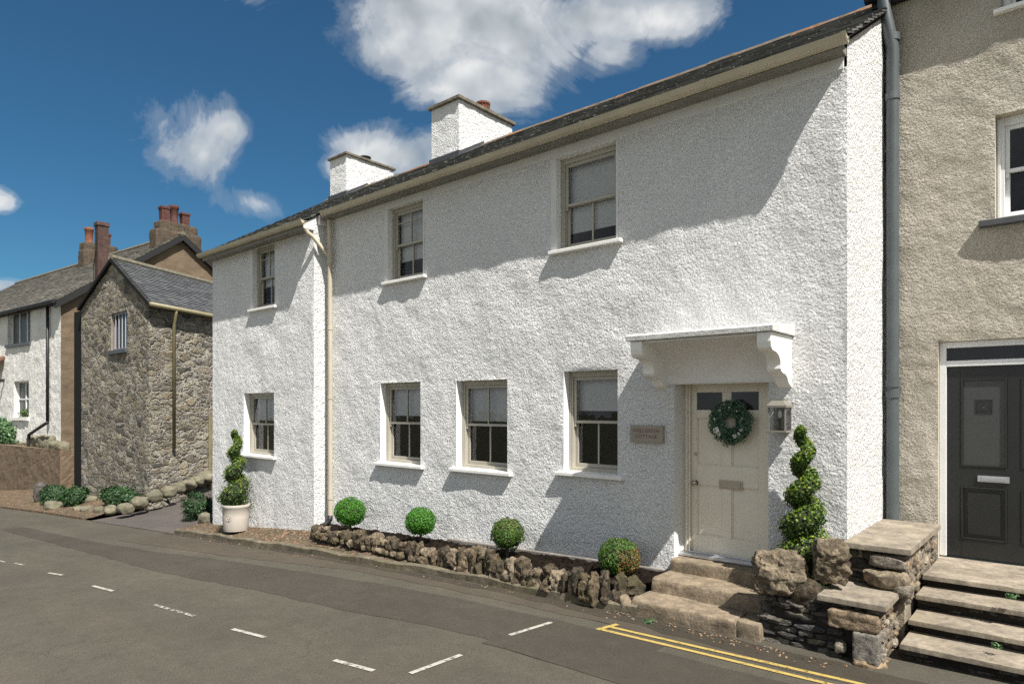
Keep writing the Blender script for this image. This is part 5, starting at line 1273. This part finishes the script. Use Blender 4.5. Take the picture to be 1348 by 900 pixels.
def bush(name, c, sz, n, ls, mat, label, cat, group=None, seed=1, inner=True, mats=None):
    t = thing(name, (c[0], c[1], c[2]-sz[2]), label, cat, group); rg = random.Random(seed); m = MB()
    for i in range(n):
        z = rg.uniform(-.7, 1); a = rg.uniform(0, 6.2832); q = math.sqrt(1-z*z); d = Vector((q*math.cos(a), q*math.sin(a), z))
        k = (1 + .35*noise.noise(d*2.2+Vector((seed*1.7, 0, 0))) + .2*noise.noise(d*6+Vector((seed, 0, 0))))*rg.uniform(.78, 1.05)
        leaf(m, Vector((c[0]+d.x*sz[0]*k, c[1]+d.y*sz[1]*k, c[2]+d.z*sz[2]*k)), d, ls, rg, .55)
    m.build('leaves', mat, t)
    if inner:
        q = MB(); q.rock(c, (sz[0]*.8, sz[1]*.8, sz[2]*.8), seed, 2.2, .15, 8, 0, 1.2, 0); q.build('inner_twigs', M['inner'], t, smooth=True)
    return t
p = onY(15, 572, y_r+.1); bush('climbing_shrub', (p[0]+.0, y_r+.05, p[2]), (1.5, .6, .85), 2200, .17, M['dark_leaf'], 'leafy climbing shrub spilling over the brown retaining wall', 'shrub', seed=2)
p = onY(3, 600, y_r-.1); bush('trailing_plant', (p[0], y_r-.1, p[2]), (.6, .4, 1.0), 800, .14, M['hedge_leaf'], 'dark trailing plant hanging down the retaining wall at the photo edge', 'plant', seed=4)
p = onY(41, 547, y_r+.4)
bush('potted_shrub', (p[0], y_r+.4, p[2]), (.45, .45, .42), 900, .08, M['box_leaf2'], 'small round shrub in a clay pot on the retaining wall', 'shrub', seed=6)
tp = thing('clay_pot', (p[0], y_r+.4, p[2]-.55), 'small terracotta pot holding a round shrub on the retaining wall', 'plant pot'); m = MB(); m.lathe((p[0], y_r+.4, p[2]-.62), [(.17, 0), (.25, .36), (.28, .36), (.28, .44), (.24, .44), (.22, .3), (0, .3)], 20); m.build('pot', M['terracotta'], tp, smooth=True, auto=40)

# ---- low shrubs and rocks at the foot of the barn
def gz_(X, y): return zr(X) + (.07 + .3*min(1, max(0, (y+.4)/.9)))
gs_ = 'low shrubs at the foot of the barn'
for (px, py, sx, sz, yy, lab, sd) in [(74, 654, .95, .42, -.15, 'broad dark green shrub between the wall corner and the barn gable', 11), (101, 655, .42, .34, -.1, 'small dark shrub right below the black gap beside the barn', 12), (157, 654, 1.0, .30, .10, 'long low dark green shrub against the barn corner', 13)]:
    p = onY(px, py, yy); bush('low_shrub', (p[0], yy, p[2]), (sx, .38, sz), 2600, .085, M['hedge_leaf'], lab, 'shrub', gs_, sd)
p = onY(260, 668, .05); bush('round_shrub', (p[0], .05, p[2]), (.34, .34, .36), 2600, .05, M['hedge_leaf'], 'dark round shrub beside the left corner of the white cottage', 'shrub', None, 15)
def rockthing(c, sz, seed, lab, grp, mat='edging'):
    t = thing('edging_rock', (c[0], c[1], c[2]-sz[2]), lab, 'rock', grp); m = MB(); m.rock(c, sz, seed, 2.8, .16, 9, R.uniform(-.4, .4), 1.2, 3); m.build('rock', M[mat], t, smooth=True, auto=50)
ge = 'rocks edging the barn bank and drive'
p = onY(72, 668, -.45); rockthing((p[0], -.45, p[2]+.02), (.62, .28, .20), 1, 'long flat mossy rock in front of the broad dark shrub', ge)
p = onY(54, 648, -.1); rockthing((p[0], -.1, p[2]), (.26, .22, .38), 2, 'dark upright rock left of the broad dark shrub', ge, 'slatestone')
p = onY(260, 680, 0); rockthing((onY(270, 682, -.12)[0], -.12, onY(270, 682, -.12)[2]), (.17, .14, .13), 3, 'small grey rock between round shrub and cottage corner', 'rocks by the cottage corner')
lst = [(103, 671, .26, .15, 'small mossy rock left of the pale block at the barn corner'), (115, 671, .27, .17, 'pale squarish rock below the barn corner'), (119, 659, .30, .24, 'pale jumbled rock standing against the barn corner'),
       (130, 672, .24, .17, 'rounded rock beside the pale squarish rock'), (145, 671, .27, .18, 'dark rounded rock under the long low shrub'), (166, 669, .32, .18, 'broad rock under the right end of the long low shrub'),
       (184, 661, .33, .22, 'rock where the edging turns up the drive'), (203, 653, .36, .22, 'long rock first above the bend of the drive'), (222, 647, .36, .22, 'dark topped rock halfway along the drive'),
       (236, 642, .30, .22, 'rounded mossy rock past the middle of the drive edge'), (248, 638, .32, .2, 'third rock from the top of the drive edge'), (259, 633, .32, .2, 'second rock from the top of the drive edge'), (271, 628, .42, .26, 'topmost dark rock by the drive beside the cottage')]
for i, (px, py, sx, sz, lab) in enumerate(lst):
    if i < 6: yy = -.42 if i != 2 else .2
    else: yy = -.1 + (i-6)*.42
    q = onY(px, py, yy); rockthing((q[0], yy, q[2]), (sx*.78, sx*.6, sz*.78), 20+i, lab, ge)

# weeds in the steps
def weed(p, r, n, lab, sd):
    t = thing('weed', p, lab, 'plant', 'weeds growing in the stonework'); rg = random.Random(sd); m = MB()
    for i in range(n):
        d = Vector((rg.uniform(-1, 1), rg.uniform(-1, .3), rg.uniform(0, 1))).normalized(); leaf(m, Vector(p)+d*r*rg.uniform(.3, 1), d, .028, rg, .6)
    m.build('leaves', M['dark_leaf'], t)
weed(tuple(onRoad(855, 820)), .07, 60, 'small green weed at the foot of the lowest sandstone step', 1)
weed(onY(1333, 787, .20), .06, 45, 'tiny weed in the riser below the top grey tread', 2)
weed(onY(1312, 852, -.3), .05, 45, 'tiny weed above the lowest grey tread', 3)

# ================================================================== light, sky, camera
Ld = Vector((-1, .345, -1.5)).normalized(); el = math.asin(-Ld.z); az = math.atan2(-Ld.x, -Ld.y)
sun = bpy.data.lights.new('sun', 'SUN'); sun.energy = 5.0; sun.angle = math.radians(.5); sun.color = (1.0, .955, .88)
so = bpy.data.objects.new('sun', sun); so.rotation_euler = Ld.to_track_quat('-Z', 'Y').to_euler(); so.location = (10, -10, 20); sc.collection.objects.link(so)
w = bpy.data.worlds.new('World'); sc.world = w; w.use_nodes = True; t = w.node_tree; bg = t.nodes['Background']; bg.inputs[1].default_value = 1.0
sky = t.nodes.new('ShaderNodeTexSky'); sky.sky_type = 'NISHITA'; sky.sun_disc = False; sky.sun_elevation = el; sky.sun_rotation = az
sky.air_density = 1.0; sky.dust_density = .2; sky.ozone_density = 3.0
SKY = .045
tc = t.nodes.new('ShaderNodeTexCoord'); dirv = tc.outputs['Generated']
def vdot(a, v):
    n = t.nodes.new('ShaderNodeVectorMath'); n.operation = 'DOT_PRODUCT'; L(t, a, n.inputs[0]); n.inputs[1].default_value = v; return n.outputs['Value']
def blob(px, py, rx, ry, wt=1.0):
    d = Vector(ray(px, py)).normalized(); r = Vector((d.y, -d.x, 0)).normalized(); u = r.cross(d)
    sc_l = 1/math.sqrt(1 + ((px-674)/F)**2 + ((535-py)/F)**2)
    a = math_(t, 'DIVIDE', vdot(dirv, r), rx/F*sc_l); b = math_(t, 'DIVIDE', vdot(dirv, u), ry/F*sc_l)
    q = math_(t, 'SQRT', math_(t, 'ADD', math_(t, 'MULTIPLY', a, a), math_(t, 'MULTIPLY', b, b)))
    front = math_(t, 'GREATER_THAN', vdot(dirv, d), 0.0)
    return math_(t, 'MULTIPLY', math_(t, 'MULTIPLY', math_(t, 'SUBTRACT', 1.0, q), front), wt)
blobs = [(600, 20, 190, 70), (550, 60, 100, 46), (640, 105, 110, 45), (790, 25, 170, 45), (890, 20, 80, 45), (800, 70, 60, 34, .7), (705, 85, 60, 45, .5), (620, -60, 330, 90),
         (258, 195, 72, 58, .6), (300, 172, 34, 26, .6), (338, 268, 60, 24, .5), (510, 205, 85, 38), (460, 222, 45, 26), (600, 200, 80, 40), (-5, 262, 30, 22), (0, 378, 45, 18), (690, 40, 150, 70)]
f = None
for bl in blobs:
    v = blob(*bl); f = v if f is None else math_(t, 'MAXIMUM', f, v)
f = math_(t, 'MAXIMUM', f, -.9)
D0 = Vector(ray(560, 200)).normalized(); away = ramp(t, vdot(dirv, D0), [(.35, g(1)), (.55, g(0))]); f = math_(t, 'ADD', f, math_(t, 'MULTIPLY', away, 1.35))  # unseen clouds added outside the view to lift and whiten the facade's fill light
n1 = noi(t, dirv, 6, 12, .66, .9); n2 = noi(t, dirv, 22, 8, .7, .6)
dens = math_(t, 'ADD', math_(t, 'MULTIPLY', f, 1.15), math_(t, 'MULTIPLY', math_(t, 'SUBTRACT', n1, .47), 2.2))
dens = math_(t, 'ADD', dens, math_(t, 'MULTIPLY', math_(t, 'SUBTRACT', n2, .5), .5))
mask = ramp(t, dens, [(.0, g(0)), (.24, g(.14)), (.56, g(.62)), (1.0, g(.97))], 'EASE')
# shading of the cloud: density towards the sun side compared with here
ad = t.nodes.new('ShaderNodeVectorMath'); ad.operation = 'ADD'; L(t, dirv, ad.inputs[0]); ad.inputs[1].default_value = tuple((-Ld)*.035)
n1b = noi(t, ad.outputs[0], 7, 9, .62, .35)
shd = math_(t, 'ADD', math_(t, 'MULTIPLY', math_(t, 'SUBTRACT', noi(t, dirv, 6, 4, .5), noi(t, ad.outputs[0], 6, 4, .5)), 3.2), .62)
shd = math_(t, 'SUBTRACT', shd, math_(t, 'MULTIPLY', dens, .20))
ccol = ramp(t, shd, [(.0, (.40, .45, .49)), (.4, (.62, .66, .69)), (.85, (.96, .96, .95))])
def scalec(c, s):
    n = t.nodes.new('ShaderNodeVectorMath'); n.operation = 'SCALE'; L(t, c, n.inputs[0]); n.inputs[3].default_value = s; return n.outputs[0]
skyc = mixc(t, 1.0, scalec(sky.outputs[0], SKY), (.43, .85, 1.0), 'MULTIPLY')
L(t, mixc(t, mask, skyc, scalec(ccol, .57)), bg.inputs[0])

cam = bpy.data.cameras.new('camera'); cam.sensor_width = 36; cam.lens = 36*F/1348; cam.shift_y = 85/1348; cam.clip_end = 3000; cam.clip_start = .05
co_ = bpy.data.objects.new('camera', cam); co_.location = (0, -D, H); co_.rotation_euler = (math.pi/2, 0, A); sc.collection.objects.link(co_); sc.camera = co_
sc.view_settings.view_transform = 'Standard'; sc.view_settings.look = 'None'; sc.view_settings.gamma = 1; sc.view_settings.exposure = 0.75
sc.cycles.use_denoising = False; sc.cycles.max_bounces = 8; sc.cycles.sample_clamp_indirect = 4.0; sc.cycles.transparent_max_bounces = 12
sc.render.resolution_x = 1024; sc.render.resolution_y = 683
